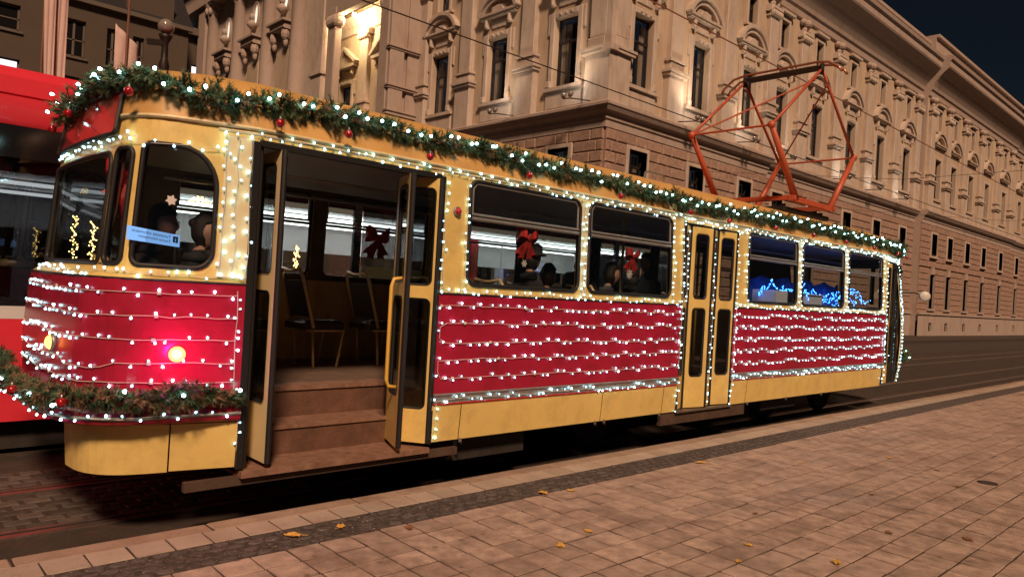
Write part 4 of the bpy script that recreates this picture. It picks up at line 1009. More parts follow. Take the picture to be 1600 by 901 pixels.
flag('long pale banner hanging on a pole behind the red tram, right half', 2.17, 12.06, 3, 6.6, (((2.14, 12.08, 6.5), (2.165, 12.08, 3.9)), ((2.30, 12.08, 6.5), (2.31, 12.08, 3.9))))
flag('pale flag with a slanted top on a brown pole beside the lamp post', 3.06, 12.0, 3, 5.75, (((2.90, 12, 5.30), (2.92, 12, 4.2)), ((3.22, 12, 5.05), (3.22, 12, 4.3))))
# overhead wires
for i, (y, lb) in enumerate(((YC, 'contact wire above the decorated tram, touched by its pantograph'), (YC + 2.96, 'contact wire above the red and white tram'))):
    tag(MB().tube([(-40, y, 5.63), (120, y, 5.63)] if i == 0 else [(-40, y, 5.57), (120, y, 5.57)], .010, 6).build('contact_wire', 'copper' if i == 0 else 'black'), lb, 'wire', 'overhead tram wires')
for i, x in enumerate((26.0, 39.0)):
    tag(MB().tube([(x, -10, 6.9), (x, 4.5, 6.2), (x, 9, 6.15), (x, 17.4, 7.1)], .007, 5).build('span_wire', 'black'), ('nearer', 'farther')[i] + ' cross wire strung from the long facade over the tracks', 'wire', 'overhead tram wires')

# ------------------------------------------------------------------ red and white tram on the far track
ot = thing('modern_tram', 'modern tram with red roof band and black window band on the far track', 'tram', (0, 8.85, 0))
OY = 7.60; x0o, x1o = -14.0, 11.6
m = MB(); pr = [(OY + .02, 2.90), (OY - .005, 2.95), (OY, 3.15), (OY + .02, 3.155), (OY + .02, 3.165), (OY, 3.17), (OY + .01, 3.32), (OY + .12, 3.42), (OY + .5, 3.46), (OY + 2.0, 3.46), (OY + 2.48, 3.32), (OY + 2.5, 2.90)]
vs = [(x0o, y, z) for y, z in pr] + [(x1o, y, z) for y, z in pr]; n = len(pr)
m.add(vs, [(i, i+1, n+i+1, n+i) for i in range(n-1)] + [tuple(range(n)), tuple(range(n, 2*n))]); smoothmod(m.build('roof_fairing', 'tram_red', ot), 30)
MB().box(x0o, x1o, OY - .004, OY + 2.504, 2.62, 2.90).build('header_band', 'tram_black', ot)
MB().box(x0o, x1o, OY + .0, OY + .06, 1.22, 1.33).build('waist_band', 'tram_white', ot)
m = MB(); m.box(x0o, x1o, OY + .001, OY + .05, .32, 1.22); m.build('side_panel', 'tram_red', ot)
m = MB(); m.box(x0o, x1o, OY + .15, OY + 2.35, .05, .32); m.build('underframe', 'under', ot)
MB().box(x0o, x1o, OY + 2.44, OY + 2.5, .32, 1.3).build('side_panel', 'tram_white', ot)
MB().box(x0o, x1o, OY + .05, OY + 2.45, .36, .42).build('floor', 'tram_grey', ot)
MB().box(x0o, x1o, OY + .05, OY + 2.45, 2.50, 2.56).build('ceiling', 'tram_white', ot)
for x in (x0o, x1o): MB().box(x - .03, x + .03, OY + .03, OY + 2.47, .32, 2.9).build('end_wall', 'tram_black', ot)
# interior: light strips, far wall with panels, poles and seats
for y in (OY + .55, OY + 1.75): MB().box(x0o + .5, x1o - .5, y, y + .09, 2.44, 2.47).build('ceiling_light', 'tram_light', ot)
MB().box(x0o, 2.0, OY + 2.40, OY + 2.44, .42, 1.30).build('inner_wall', 'tram_grey', ot); MB().box(2.0, x1o, OY + 2.40, OY + 2.44, .42, 1.45).build('inner_wall', 'tram_white', ot)
MB().box(x0o, x1o, OY + 2.40, OY + 2.44, 2.10, 2.50).build('inner_wall', 'tram_white', ot)
for x in [-6.5, -4.3, -2.1, .1, 1.5, 3.0, 4.55, 6.7, 8.9, 11.0]:
    MB().box(x, x + .22, OY + 2.40, OY + 2.445, 1.3, 2.1).build('far_post', 'tram_grey', ot)
g = MB(); g.add([(x0o, OY + 2.47, 1.3), (x1o, OY + 2.47, 1.3), (x1o, OY + 2.47, 2.62), (x0o, OY + 2.47, 2.62)], [(0, 1, 2, 3)]); g.build('far_glass', 'glass_dark', ot)
for a, b in ((x0o, -4.1), (-4.0, -1.6), (-1.5, .72), (.82, 2.3), (2.42, 4.5), (5.85, 7.2), (7.3, 9.4), (9.5, 11.5)):
    w = MB().box(a, b, OY + .012, OY + .02, 1.33, 2.62).build('window', 'glass_black' if b < 2.4 else 'glass_tram', ot)
    MB().box(b, b + .1, OY + .004, OY + .05, 1.33, 2.62).build('post', 'tram_black', w)
# white double door with its own glass, seen through the near tram
d = MB(); d.box(4.62, 5.75, OY - .012, OY + .03, .42, 1.90); d = d.build('double_door', 'tram_white', ot)
MB().box(4.62, 5.75, OY - .012, OY + .02, 1.90, 2.62).build('door_glass', 'glass_dark', d)
MB().box(5.16, 5.20, OY - .02, OY + .03, .42, 2.6).build('door_seal', 'rubber', d)
MB().box(6.6, 6.95, OY + .6, OY + 1.2, .42, 2.45).build('ticket_post', 'tram_red', ot)
for x in (-.4, 1.1, 2.6, 5.9, 7.6, 9.3): MB().tube([(x, OY + .8, .42), (x, OY + .8, 2.5)], .018, 6).build('grab_pole', 'tram_white', ot)
for x in (-1.6, -.8, .2, 1.9, 6.2, 7.0, 8.2, 9.0):
    s = MB().box(x, x + .42, OY + 1.75, OY + 2.3, .80, .88).build('seat', 'tram_grey', ot); MB().box(x - .05, x + .02, OY + 1.75, OY + 2.3, .85, 1.45).build('backrest', 'tram_grey', s)
q = Vector((.35, OY - .005, 1.02)); lh = MB().lathe([(.05, 0), (.055, .02), (.03, .03)], q, 12, (0, -1, 0)).build('marker_lamp', 'amber', ot)

# ------------------------------------------------------------------ fallen leaves and a small cover on the platform
def leafmesh(seed, lob):
    r = random.Random(seed); n = 18; vs = [(0, 0, .006)]; 
    for k in range(n):
        t = 2*pi*k/n; rr = .045*(.65 + .35*abs(cos(t*lob/2)))*r.uniform(.85, 1.1); vs.append((rr*cos(t)*1.25, rr*sin(t)*.85, .003 + .010*r.random()))
    fs = [(0, 1 + k, 1 + (k+1) % n) for k in range(n)]
    mb = MB().add(vs, fs); mb.tube([(-.05, 0, .006), (-.09, .01, .010)], .0018, 4); return mb
lv = [(2.06, 3.97, 1.3, 'y'), (2.37, 3.96, 1.1, 'y'), (2.71, 3.71, 1.1, 'b'), (4.01, 3.80, 1.3, 'y'), (4.25, 3.74, 1.0, 'y'), (3.29, 2.95, 1.0, 'y'), (3.64, 3.03, .9, 'y'), (4.32, 2.28, .9, 'y'), (4.5, 1.80, 1.1, 'y'), (4.0, 2.17, .7, 'y'),
      (5.43, 1.83, .9, 'b'), (5.77, 1.44, 1.1, 'b'), (8.17, 2.79, .9, 'y'), (9.88, 3.71, 1.1, 'y'), (8.0, 2.29, .8, 'b'), (7.44, 1.97, .8, 'b'), (6.06, 3.73, 1.3, 'y'), (5.0, 2.6, .7, 'b'), (6.4, 2.3, .8, 'b'), (7.0, 3.2, .7, 'y')]
pos = ['on the dark cobble strip, leftmost of all', 'on the cobble strip just right of the leftmost leaf', 'beside the cobble strip below the open door', 'large and curled beside the cobble strip', 'just right of the large curled leaf by the cobbles', 'pointed, standing up in the middle of the slabs', 'flat, above and right of the upright leaf', 'small, on the slabs low in the middle', 'bright, at the bottom edge right of the middle', 'very small, at the bottom edge in the middle',
       'dark and curled, low on the right', 'brown, near the lower right corner', 'thin, far out on the right slabs', 'pale, on the cobble strip far to the right', 'dark, below the thin far leaf', 'dark, left of the small iron cover', 'flat, beside the cobbles under the middle door', 'small and dark between the middle slabs', 'small and brown right of the middle slabs', 'small, on the slabs below the middle door']
for i, ((x, y, s, c), p_) in enumerate(zip(lv, pos)):
    mb = leafmesh(i, rnd.choice((3, 5))); me = mb.mesh('fallen_leaf', 'leaf_yellow' if c == 'y' else 'leaf_brown')
    ob = inst('fallen_leaf', me, (x, y, ZP + .001), None, Matrix.Rotation(rnd.uniform(0, 6), 3, 'Z').to_quaternion(), (s*.75, s*.75, s))
    tag(ob, ('yellow' if c == 'y' else 'brown') + ' fallen leaf ' + p_, 'leaf', 'fallen leaves on the platform')
cv = thing('iron_cover', 'small dark iron cover set in the slabs at the right', 'cover', (7.9, 1.84, ZP))
MB().lathe([(.085, 0), (.085, .003), (.072, .003), (.07, .001)], (7.9, 1.84, ZP), 20).build('rim', 'iron', cv); MB().lathe([(.066, 0), (.064, .002)], (7.9, 1.84, ZP), 20).build('lid', 'cobble', cv)
# grit and petals scattered on the cobbles
gm = MB(); r = random.Random(3)
for k in range(900):
    x = .7 + 9*r.random()**1.6; y = 3.8 + .45*r.random() if r.random() < .75 else 1.2 + 2.6*r.random(); s = r.uniform(.003, .008); a = r.uniform(0, 6)
    gm.add([(x + s*cos(a), y + s*sin(a), ZP + .004), (x - s*sin(a)*.6, y + s*cos(a)*.6, ZP + .007), (x - s*cos(a), y - s*sin(a), ZP + .004), (x + s*sin(a)*.6, y - s*cos(a)*.6, ZP + .005)], [(0, 1, 2, 3)])
tag(gm.build('grit', 'slab_light', fix=False), 'pale grit and leaf crumbs scattered over the cobble strip', 'grit', kind='stuff')
# ------------------------------------------------------------------ fairy lights
def bulb_mesh(name, em, k=1.0):
    n = 6; pr = [(.0030, 0), (.0030, .009), (.0040, .010), (.0078, .019), (.0078, .022), (.004, .026)]
    mb = MB().lathe([(r*k, h*k) for r, h in pr], (0, 0, 0), n); me = mb.mesh(name, 'socket'); me.materials.append(MATS[em])
    for p in me.polygons:
        if sum(me.vertices[v].co.z for v in p.vertices)/len(p.vertices) > .0098*k: p.material_index = 1
    return me
BULB = bulb_mesh('bulb', 'bulb'); BULB_D = bulb_mesh('bulb', 'bulb_dim', .9); BULB_H = bulb_mesh('bulb', 'bulb_hot', 1.08); BULBG = bulb_mesh('garland_bulb', 'bulb_garland', 1.45); BULBB = bulb_mesh('blue_bulb', 'bulb_blue', .55); BULBY = bulb_mesh('gold_glint', 'glint_gold', .55)
clip_me = MB().bbox(-.011, .011, -.011, .011, 0, .008, .003).mesh('wire_clip', 'wire_clear')
def resample(pts, st):
    out = [pts[0]]; acc = 0.0
    for a, b in zip(pts, pts[1:]):
        L = (b - a).length; d = st - acc
        while d <= L: out.append(a + (b - a)*(d/L)); d += st
        acc = (acc + L) % st
    return out
def string(label, pts, st, nrm, me=BULB, wire='wire_clear', jit=.25, side='alt', clips=False, name='fairy_light_string', group='white fairy light strings on the tram', sag=0.0, wr=.0022, lift=.0):
    pts = [Vector(p) for p in pts]
    c = sum(pts, Vector()) / len(pts)
    t = thing(name, label, 'string lights', (c.x, c.y, min(p.z for p in pts)), group)
    fine = resample(pts, .09)
    if (fine[-1] - pts[-1]).length > .01: fine.append(pts[-1])
    wp = [p + Vector((0, 0, rnd.uniform(-.004, .004))) for p in fine]
    MB().tube(wp, wr, 4).build('wire', wire, t)
    bp = resample(pts, st)
    for i, p in enumerate(bp):
        a = bp[min(i+1, len(bp)-1)] - bp[max(i-1, 0)]
        a = a.normalized() if a.length > 1e-6 else Vector((1, 0, 0))
        n = nrm(p) if callable(nrm) else Vector(nrm)
        s = n.cross(a).normalized()
        if side == 'alt': s = s*(1 if rnd.random() < .5 else -1)
        d = (s + n*rnd.uniform(-.05, .45) + a*rnd.uniform(-.5, .5)).normalized()
        p = p + a*rnd.uniform(-jit, jit)*st + n*lift
        mm = me if me is not BULB else rnd.choice((BULB, BULB, BULB_D, BULB_H))
        inst('bulb', mm, p, t, d.to_track_quat('Z', 'Y'))
    if clips:
        for p in resample(pts, .95)[::1]: inst('wire_clip', clip_me, p, t, (nrm(p) if callable(nrm) else Vector(nrm)).to_track_quat('Z', 'Y'))
    return t
SN = Vector((0, -1, 0))
def nout(p):                    # outward direction near the tram ends
    if 2.0 < p.x < 13.0: return SN
    u = UN(p.x, p.y if p.y < YC else 2*YC - p.y); a, b = P(u, 1.2, 0), P(u, 1.2, .2); n = (b - a).normalized()
    if p.y > YC: n.y = -n.y
    return n
def row(xa, xb, z, off=.020, st=.15, wob=.006):
    ua, ub = (UX(xa) if not isinstance(xa, tuple) else xa[0]), (UX(xb) if not isinstance(xb, tuple) else xb[0])
    ph = rnd.uniform(0, 6)
    return [P(u, z + rnd.uniform(-wob, wob) + .002*sin(u*2.9 + ph) - .004*abs(sin(u*3.3)), off) for u in urange(ua, ub, st)]
def col(x, z0, z1, off=.020, wob=.006):
    n = max(2, int(abs(z1 - z0)/.15)); u = UX(x)
    return [P(u + rnd.uniform(-wob, wob), z0 + (z1 - z0)*i/n, off) for i in range(n+1)]
zr = [1.575, 1.43, 1.275, 1.135, .985]
def snake(xa, xb, st):
    pts = []
    for i, z in enumerate(zr):
        sag = [(xa, 0), (xb, 0)]
        r = row(xa, xb, z); pts += r if i % 2 == 0 else r[::-1]
    return pts
string('fairy lights snaking in five rows over the red panel between the two nearest doors', snake(3.565, 6.94, .1), .104, SN, clips=True)
string('fairy lights snaking in five rows over the red panel towards the front', snake(8.10, 13.0, .1), .104, SN, clips=True)
for i, z in enumerate([1.585, 1.44, 1.295, 1.15, 1.03]):
    ua = -.55
    pts = [P(u, z - (.035 if .62 < u < 1.1 and i == 3 else 0) + rnd.uniform(-.004, .004), .020) for u in urange(ua, UX(1.93), .08)]
    string(['topmost', 'second', 'third', 'fourth', 'lowest'][i] + ' fairy light row curving round the red rear panel', pts, .105, nout, clips=True)
string('fairy lights along the rear panel edge beside the open door', col(1.93, .98, 1.62), .065, SN)
string('fairy lights along the belt line round the tram rear', [P(u, 1.70 + rnd.uniform(-.012, .012), .018) for u in urange(-.6, UX(1.96), .09)], .075, nout)
string('fairy lights along the belt line under the two large windows', row(3.56, 6.93, 1.695, wob=.014), .082, SN)
string('fairy lights along the belt line under the three front windows', row(8.12, 13.0, 1.695, wob=.014), .085, SN)
string('fairy lights along the silver trim below the red panel between the doors', row(3.56, 6.93, .815, .026, wob=.016), .095, SN)
string('fairy lights along the silver trim below the front red panel', row(8.10, 13.0, .815, .026, wob=.016), .088, SN)
string('fairy lights along the lip of the rear bumper', [Vector((*P(u, .86, .165*bump_k(u)).xy, .835 + rnd.uniform(-.012, .012))) for u in urange(-.75, UX(1.96), .08)], .095, nout)
string('fairy lights along the gutter above the open rear door', row(1.80, 3.62, 2.645, .03, wob=.018), .072, SN)
string('fairy lights along the gutter above the two large windows', row(3.62, 6.95, 2.645, .03, wob=.018), .072, SN)
string('fairy lights along the gutter above the closed middle door', row(6.95, 8.3, 2.63, .03, wob=.022), .050, SN)
string('fairy lights along the gutter above the front windows', row(8.3, 13.05, 2.645, .03, wob=.020), .064, SN)
string('fairy lights round the front corner below the roof garland', [P(u, 2.62 + rnd.uniform(-.03, .03), .03) for u in urange(UX(13.0), UMAX - .5, .07)], .04, nout)
string('fairy lights arching over the rear end windows', [P(u, 2.515 + rnd.uniform(-.012, .012), .022) for u in urange(-.65, UX(1.84), .08)], .085, nout)
string('second fairy light row above the rear corner windows', [P(u, 2.55 + rnd.uniform(-.012, .012), .022) for u in urange(-.5, UX(1.30), .08)], .13, nout)
verts = [(1.815, 1.72, 2.62, 'fairy light column on the rear post next to the rounded window'), (1.885, 1.72, 2.62, 'middle fairy light column on the rear post'), (1.965, .55, .80, 'short fairy light column on the skirt left of the open door'),
 (1.965, 1.70, 2.62, 'fairy light column on the rear post next to the open door'), (3.565, 1.70, 2.62, 'fairy light column on the post right of the open door'), (3.79, 1.70, 2.62, 'fairy light column left of the first large window'),
 (3.565, .50, .80, 'short fairy light column on the skirt right of the open door'), (5.25, 1.70, 2.62, 'fairy light column between the two large windows'), (5.29, 1.72, 2.60, 'second fairy light column between the two large windows'), (6.76, 1.70, 2.62, 'fairy light column right of the second large window'),
 (6.935, 1.0, 2.60, 'fairy light column left of the closed middle door'), (6.945, .50, .82, 'short fairy light column on the skirt left of the middle door'), (7.10, 1.70, 2.55, 'fairy light column on the first middle door leaf'), (7.665, .52, 2.56, 'fairy light column down the centre of the middle door'),
 (8.11, .50, 2.60, 'fairy light column right of the middle door'), (8.35, 1.70, 2.60, 'fairy light column left of the first front window'), (9.79, 1.70, 2.60, 'fairy light column between the first and second front windows'), (9.83, 1.72, 2.60, 'second fairy light column between the first and second front windows'),
 (11.34, 1.70, 2.60, 'fairy light column between the second and third front windows'), (11.39, 1.70, 2.60, 'second fairy light column between the second and third front windows'), (12.84, 1.70, 2.60, 'fairy light column right of the third front window'), (13.0, .52, 2.60, 'fairy light column left of the front door')]
for x, z0, z1, lb in verts:
    y_off = .022 if not 6.97 < x < 8.08 else -.035
    string(lb, col(x, z0, z1, y_off, .012), .078 if x < 6 else .072, SN)
for i, du in enumerate((.06, .16, .27)):
    u = UX(13.94) + du
    string(['fairy light column right of the front door', 'fairy light column on the front corner', 'outermost fairy light column on the front corner'][i], [P(u + rnd.uniform(-.01, .01), .50 + 2.1*k/16, .022) for k in range(17)], .065, nout)
# blue lights inside the front part, gold ones added at the rear as tree reflections
bl = []
for k in range(60):
    t = k/59; bl.append((9.3 + 3.45*t, 4.86 + .05*sin(t*17), 1.94 + .045*sin(t*31) + .03*sin(t*9)))
string('blue fairy lights inside behind the front windows', [(x + rnd.uniform(-.03, .03), y + rnd.uniform(-.05, .05), z + rnd.uniform(-.09, .09)) for x, y, z in bl], .030, SN, BULBB, name='blue_light_string', group=None, wire='black', jit=.5)
bl = [(x, y + .12, z - .06 + .05*sin(x*9)) for x, y, z in bl]
string('second blue fairy light string inside, farther from the window', [(x + rnd.uniform(-.03, .03), y + rnd.uniform(-.05, .05), z + rnd.uniform(-.09, .09)) for x, y, z in bl], .035, SN, BULBB, name='blue_light_string', group=None, wire='black', jit=.5)
for i, (x, y, z0, z1) in enumerate(((1.37, 6.5, 1.74, 2.12), (1.50, 6.5, 1.74, 2.08), (3.26, 6.55, 1.80, 2.02))):
    pts = [(x + .02*sin(k*1.7), y + .015*cos(k*2.1), z0 + (z1 - z0)*k/14) for k in range(15)]
    string(('left gold strand added as a tree reflection in the rear end window', 'right gold strand added as a tree reflection in the rear end window', 'gold strand added as a tree reflection behind the seats by the open door')[i], pts, .012, SN, BULBY, name='gold_reflection', group=None, wire='black', jit=.6)
pts = [(2.22 + .20*k/20, 6.55, 2.33 + .05*abs(sin(k*.9))*(1 - abs(k - 10)/11)) for k in range(21)]
string('gold cluster added as a reflection in the rounded rear window', pts, .008, SN, BULBY, name='gold_reflection', group=None, wire='black', jit=.6)

# ------------------------------------------------------------------ garlands
def sprigs(path, n, rad, ln, seed, gravity=.15):
    r = random.Random(seed); mbs = [MB(), MB(), MB()]; tw = MB()
    cl = [0.0]
    for a, b in zip(path, path[1:]): cl.append(cl[-1] + (b - a).length)
    T = cl[-1]
    def at(s):
        for i in range(len(cl) - 1):
            if s <= cl[i+1]:
                t = (s - cl[i])/(cl[i+1] - cl[i]); return path[i].lerp(path[i+1], t), (path[i+1] - path[i]).normalized()
        return path[-1], (path[-1] - path[-2]).normalized()
    for k in range(n):
        s = T*(k + r.random())/n; p, d = at(s)
        clump = .78 + .30*sin(s*5.1) * sin(s*2.3 + 1) + .18*sin(s*13.7)
        q = Vector((r.gauss(0, 1), r.gauss(0, 1), r.gauss(0, 1))); q = (q - d*q.dot(d)).normalized()
        dr = (q + d*r.uniform(-.5, .9) + Vector((0, 0, -gravity))).normalized()
        L = ln*r.uniform(.65, 1.25)*clump; b0 = p + q*rad*.25*r.random()
        end = b0 + dr*L; tw.tube([b0, end], [.0025, .001], 3, False)
        which = 0 if r.random() < .60 else (1 if r.random() < .75 else 2); mb = mbs[which]
        m = int(26*L/.1) + 10
        side = dr.orthogonal().normalized(); s2 = dr.cross(side)
        for j in range(m):
            t = .15 + .85*j/m; a = r.uniform(0, 2*pi); c = b0 + dr*L*t
            nd = (side*cos(a) + s2*sin(a) + dr*r.uniform(.5, 1.1)).normalized(); nl = r.uniform(.030, .052)
            wv = nd.cross(dr).normalized()*.0036
            mb.add([c - wv, c + wv, c + nd*nl], [(0, 1, 2)])
    return mbs, tw
def garland(name, label, path, n, rad, ln, seed, lights, baubles, mats=('pine_dark', 'pine_light', 'pine_brown'), out=SN, upz=0.0):
    path = [Vector(p) for p in path]
    t = thing(name, label, 'garland', path[len(path)//2])
    mbs, tw = sprigs(path, n, rad, ln, seed)
    tw.tube(path, .008, 5); tw.build('stem', 'twig', t, fix=False)
    for mb, m in zip(mbs, mats):
        if mb.v: o = mb.build('foliage', m, t, fix=False); o['kind'] = 'stuff'
    r = random.Random(seed + 1)
    for p in resample(path, lights):
        n_ = out(p) if callable(out) else out
        d = (n_ + Vector((r.uniform(-.8, .8), r.uniform(-.3, .3), r.uniform(-.3, .9)))).normalized()
        inst('garland_bulb', BULBG, p + n_*rad*r.uniform(.5, 1.0) + Vector((r.uniform(-.05, .05), 0, r.uniform(-.045, .05))), t, d.to_track_quat('Z', 'Y'))
    bm = MB().ball((0, 0, 0), .030, 14, 9); bme = bm.mesh('bauble', 'bauble', True)
    for p in baubles:
        p = Vector(p); b = inst('bauble', bme, p, t)
        c = MB().lathe([(.007, -.003), (.007, .007), (.002, .016)], (0, 0, .030), 8).build('bauble_cap', 'alu'); c.parent = b
    return t
gp = [(1.24, 6.45, 2.84), (1.25, 6.2, 2.90), (1.27, 5.8, 2.94), (1.28, 5.3, 2.93), (1.31, 5.0, 2.92), (1.40, 4.83, 2.90), (1.6, 4.75, 2.855), (1.85, 4.70, 2.845), (2.2, 4.69, 2.875), (2.5, 4.69, 2.90), (2.8, 4.69, 2.895), (3.1, 4.68, 2.885), (3.4, 4.69, 2.865), (3.75, 4.69, 2.90), (4.05, 4.69, 2.89), (4.4, 4.68, 2.865),
      (4.84, 4.69, 2.875), (5.3, 4.69, 2.87), (5.79, 4.68, 2.86), (6.3, 4.67, 2.835), (6.94, 4.66, 2.81), (7.6, 4.66, 2.82), (8.35, 4.67, 2.835), (9.2, 4.68, 2.86), (10.1, 4.68, 2.88), (11.2, 4.68, 2.87), (12.4, 4.67, 2.86), (13.1, 4.67, 2.85), (13.7, 4.70, 2.83), (14.05, 4.82, 2.79), (14.15, 5.1, 2.77), (14.18, 5.6, 2.80)]
def gout(p):
    return Vector((-.9, -.3, .3)) if p.x < 1.3 else (Vector((.5, -.85, 0)) if p.x > 13.9 else Vector((0, -1, .1)))
bz = [(1.17, 6.45, 2.74), (1.18, 6.0, 2.80), (1.27, 4.87, 2.80), (2.12, 4.60, 2.74), (3.34, 4.585, 2.72), (4.42, 4.585, 2.735), (2.62, 4.58, 2.76), (5.70, 4.585, 2.72), (6.93, 4.575, 2.70), (7.75, 4.575, 2.69), (8.9, 4.58, 2.72), (10.0, 4.58, 2.73), (11.1, 4.58, 2.73), (12.2, 4.58, 2.73), (13.3, 4.6, 2.72), (13.95, 4.68, 2.70)]
garland('roof_garland', 'evergreen garland with red baubles and lights along the roof edge of the tram', gp, 4000, .08, .098, 11, .115, bz, out=gout)
bg_ = [Vector((*P(u, .86, .175*bump_k(u) + .01).xy, .955 + .012*sin(u*14))) for u in urange(-1.0, UX(1.955), .10)]
bzz = [Vector((*P(u, .86, .24*bump_k(u) + .02).xy, .94)) for u in (-.25, .15, .55, 1.0)]
def bout(p): return nout(p)
garland('bumper_garland', 'evergreen garland on the rear bumper of the tram, red light coloured in as brown', bg_, 1200, .06, .072, 23, .32, bzz, mats=('pine_dark', 'pine_brown', 'pine_brown'), out=bout)  # extra brown foliage carries the red lights' tint as colour
fgp = [P(u, .95, .10) for u in urange(UX(14.1), UMAX, .1)]
garland('front_garland', 'short evergreen garland on the front bumper of the tram', fgp, 320, .05, .09, 29, .2, [], out=nout)

# ------------------------------------------------------------------ bows and snowflakes
def bow(label, c, s=1.0, facing=(0, -1, 0)):
    c = Vector(c); f = Vector(facing).normalized(); side = Vector((0, 0, 1)).cross(f).normalized(); upv = Vector((0, 0, 1))
    t = thing('ribbon_bow', label, 'bow', c, 'red ribbon bows in the tram windows')
    def W(a, o, z): return c + side*a*s + f*o*s + upv*z*s
    for sg in (-1, 1):
        mb = MB(); pts = [(0, .02, 0), (.05, .045, .035), (.10, .03, .055), (.115, 0, .03), (.10, -.02, 0), (.05, -.02, -.01), (0, 0, 0)]
        wd = [.016, .035, .045, .046, .042, .028, .016]; vs = []; fs = []
        for (a, o, z), w in zip(pts, wd): vs += [W(sg*a, o, z + w), W(sg*a, o, z - w)]
        for i in range(len(pts) - 1): fs.append((2*i, 2*i+1, 2*i+3, 2*i+2))
        mb.add(vs, fs).build('loop', 'bow_red', t, smooth=True)
        for k in (0, 1):
            mb = MB(); a1 = (.055 + .05*k)*sg; vs = []; fs = []
            for i, tt in enumerate((0, .25, .5, .75, 1.0)):
                w = .014 + .022*tt; a = a1*tt; z = -.01 - (.17 - .035*k)*tt; o = .015*sin(tt*5 + k)
                vs += [W(a - w, o, z), W(a, o + .008, z + (.012 if tt == 1 else 0)), W(a + w, o, z - (.0 if tt < 1 else .008))]
                if i: fs += [(3*i-3, 3*i-2, 3*i+1, 3*i), (3*i-2, 3*i-1, 3*i+2, 3*i+1)]
            mb.add(vs, fs).build('tail', 'bow_red', t, smooth=True)
    MB().ball(W(0, .02, 0), .022*s, 10, 6, (1, .8, 1.3)).build('knot', 'bow_red', t, smooth=True)
    return t
bow('red bow in the first large window right of the open door', (4.56, 4.71, 2.20), 1.05)
bow('red bow in the second large window right of the open door', (6.10, 4.71, 2.15), .95)
bow('red bow on the far window seen through the open door', (4.46, 7.03, 2.22), 1.35)
bow('large red bow in the narrow rear corner window', (1.35, 5.16, 2.33), .95, (-.35, -1, 0))
mb = MB(); mb.lathe([(.01, .0), (.055, .03), (.085, .10), (.09, .16), (.06, .22), (.02, .25)], (1.353, 5.18, 2.04), 14)
tag(mb.build('glitter_ornament', 'bow_red', smooth=True), 'pointed red glitter ornament under the bow in the narrow rear window', 'ornament')
def flake(label, c, r, kind, f=(0, -1, 0)):
    c = Vector(c); f = Vector(f); side = Vector((0, 0, 1)).cross(f).normalized(); mb = MB()
    if kind == 'star':
        ring_ = [c + (side*cos(2*pi*k/12 + .2) + Vector((0, 0, 1))*sin(2*pi*k/12 + .2))*(r if k % 2 == 0 else r*.62) for k in range(12)]
        mb.prism(ring_, f*.003)
    else:
        for k in range(3 if kind == 'flake' else 4):
            a = pi*k/(3 if kind == 'flake' else 4); d = side*cos(a) + Vector((0, 0, 1))*sin(a); mb.beam(c - d*r, c + d*r, .3*r, .003 + .0005*k, f)
            for sg in (-1, 1):
                e = c + d*r*.6*sg; pd = f.cross(d)
                mb.beam(e - pd*r*.3, e + pd*r*.3, .2*r, .0045, f)
    return tag(mb.build('paper_snowflake', 'snow_white'), label, 'snowflake', 'paper snowflakes in the tram windows')
flake('white paper star in the rounded rear window', (1.51, 4.74, 2.16), .036, 'star')
flake('white snowflake below the bow in the first large window', (4.53, 4.70, 1.97), .034, 'flake')
flake('white star below the bow in the second large window', (6.06, 4.70, 1.96), .05, 'flake4')
flake('white snowflake on the far window seen through the open door', (4.18, 7.06, 2.35), .034, 'flake')
# reflection of a sign out of view, added as a glowing mirrored panel
sg = thing('sign_reflection', 'reflection of an unseen pale blue sign, built as a glowing mirrored panel in the rounded rear window', 'sign', (1.44, 4.84, 1.88))
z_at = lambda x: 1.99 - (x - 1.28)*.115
mb = MB(); mb.prism([(1.30, 4.845, z_at(1.30) - .085), (1.61, 4.845, z_at(1.61) - .075), (1.61, 4.845, z_at(1.61)), (1.30, 4.845, z_at(1.30))], (0, .008, 0)); mb.build('panel', 'reflected_blue', sg)
def text(s, x, z, size, parent, name='lettering', m='ink'):
    cu = bpy.data.curves.new(name, 'FONT'); cu.body = s; cu.size = size; cu.extrude = .0008; tmp = bpy.data.objects.new('tmp', cu)
    COL.objects.link(tmp); dg_ = bpy.context.evaluated_depsgraph_get(); me = bpy.data.meshes.new_from_object(tmp.evaluated_get(dg_)); bpy.data.objects.remove(tmp)
    for v in me.vertices: a, b, c = v.co; v.co = (x - a, 4.8425 + c, z + b + a*.115)
    me.materials.clear(); me.materials.append(MATS[m]); ob = bpy.data.objects.new(name, me); COL.objects.link(ob); attach(ob, parent); return ob
text('Turistické informácie', 1.555, z_at(1.555) - .031, .027, sg); text('Tourist Information', 1.555, z_at(1.555) - .058, .024, sg)
mb = MB().prism([(1.567, 4.843, z_at(1.567) - .052), (1.598, 4.843, z_at(1.598) - .052), (1.598, 4.843, z_at(1.598) - .012), (1.567, 4.843, z_at(1.567) - .012)], (0, -.0015, 0)); mb.build('logo_box', 'ink', sg)
text('i', 1.586, z_at(1.58) - .046, .036, sg, 'logo', 'reflected_blue').location.y = -.0030

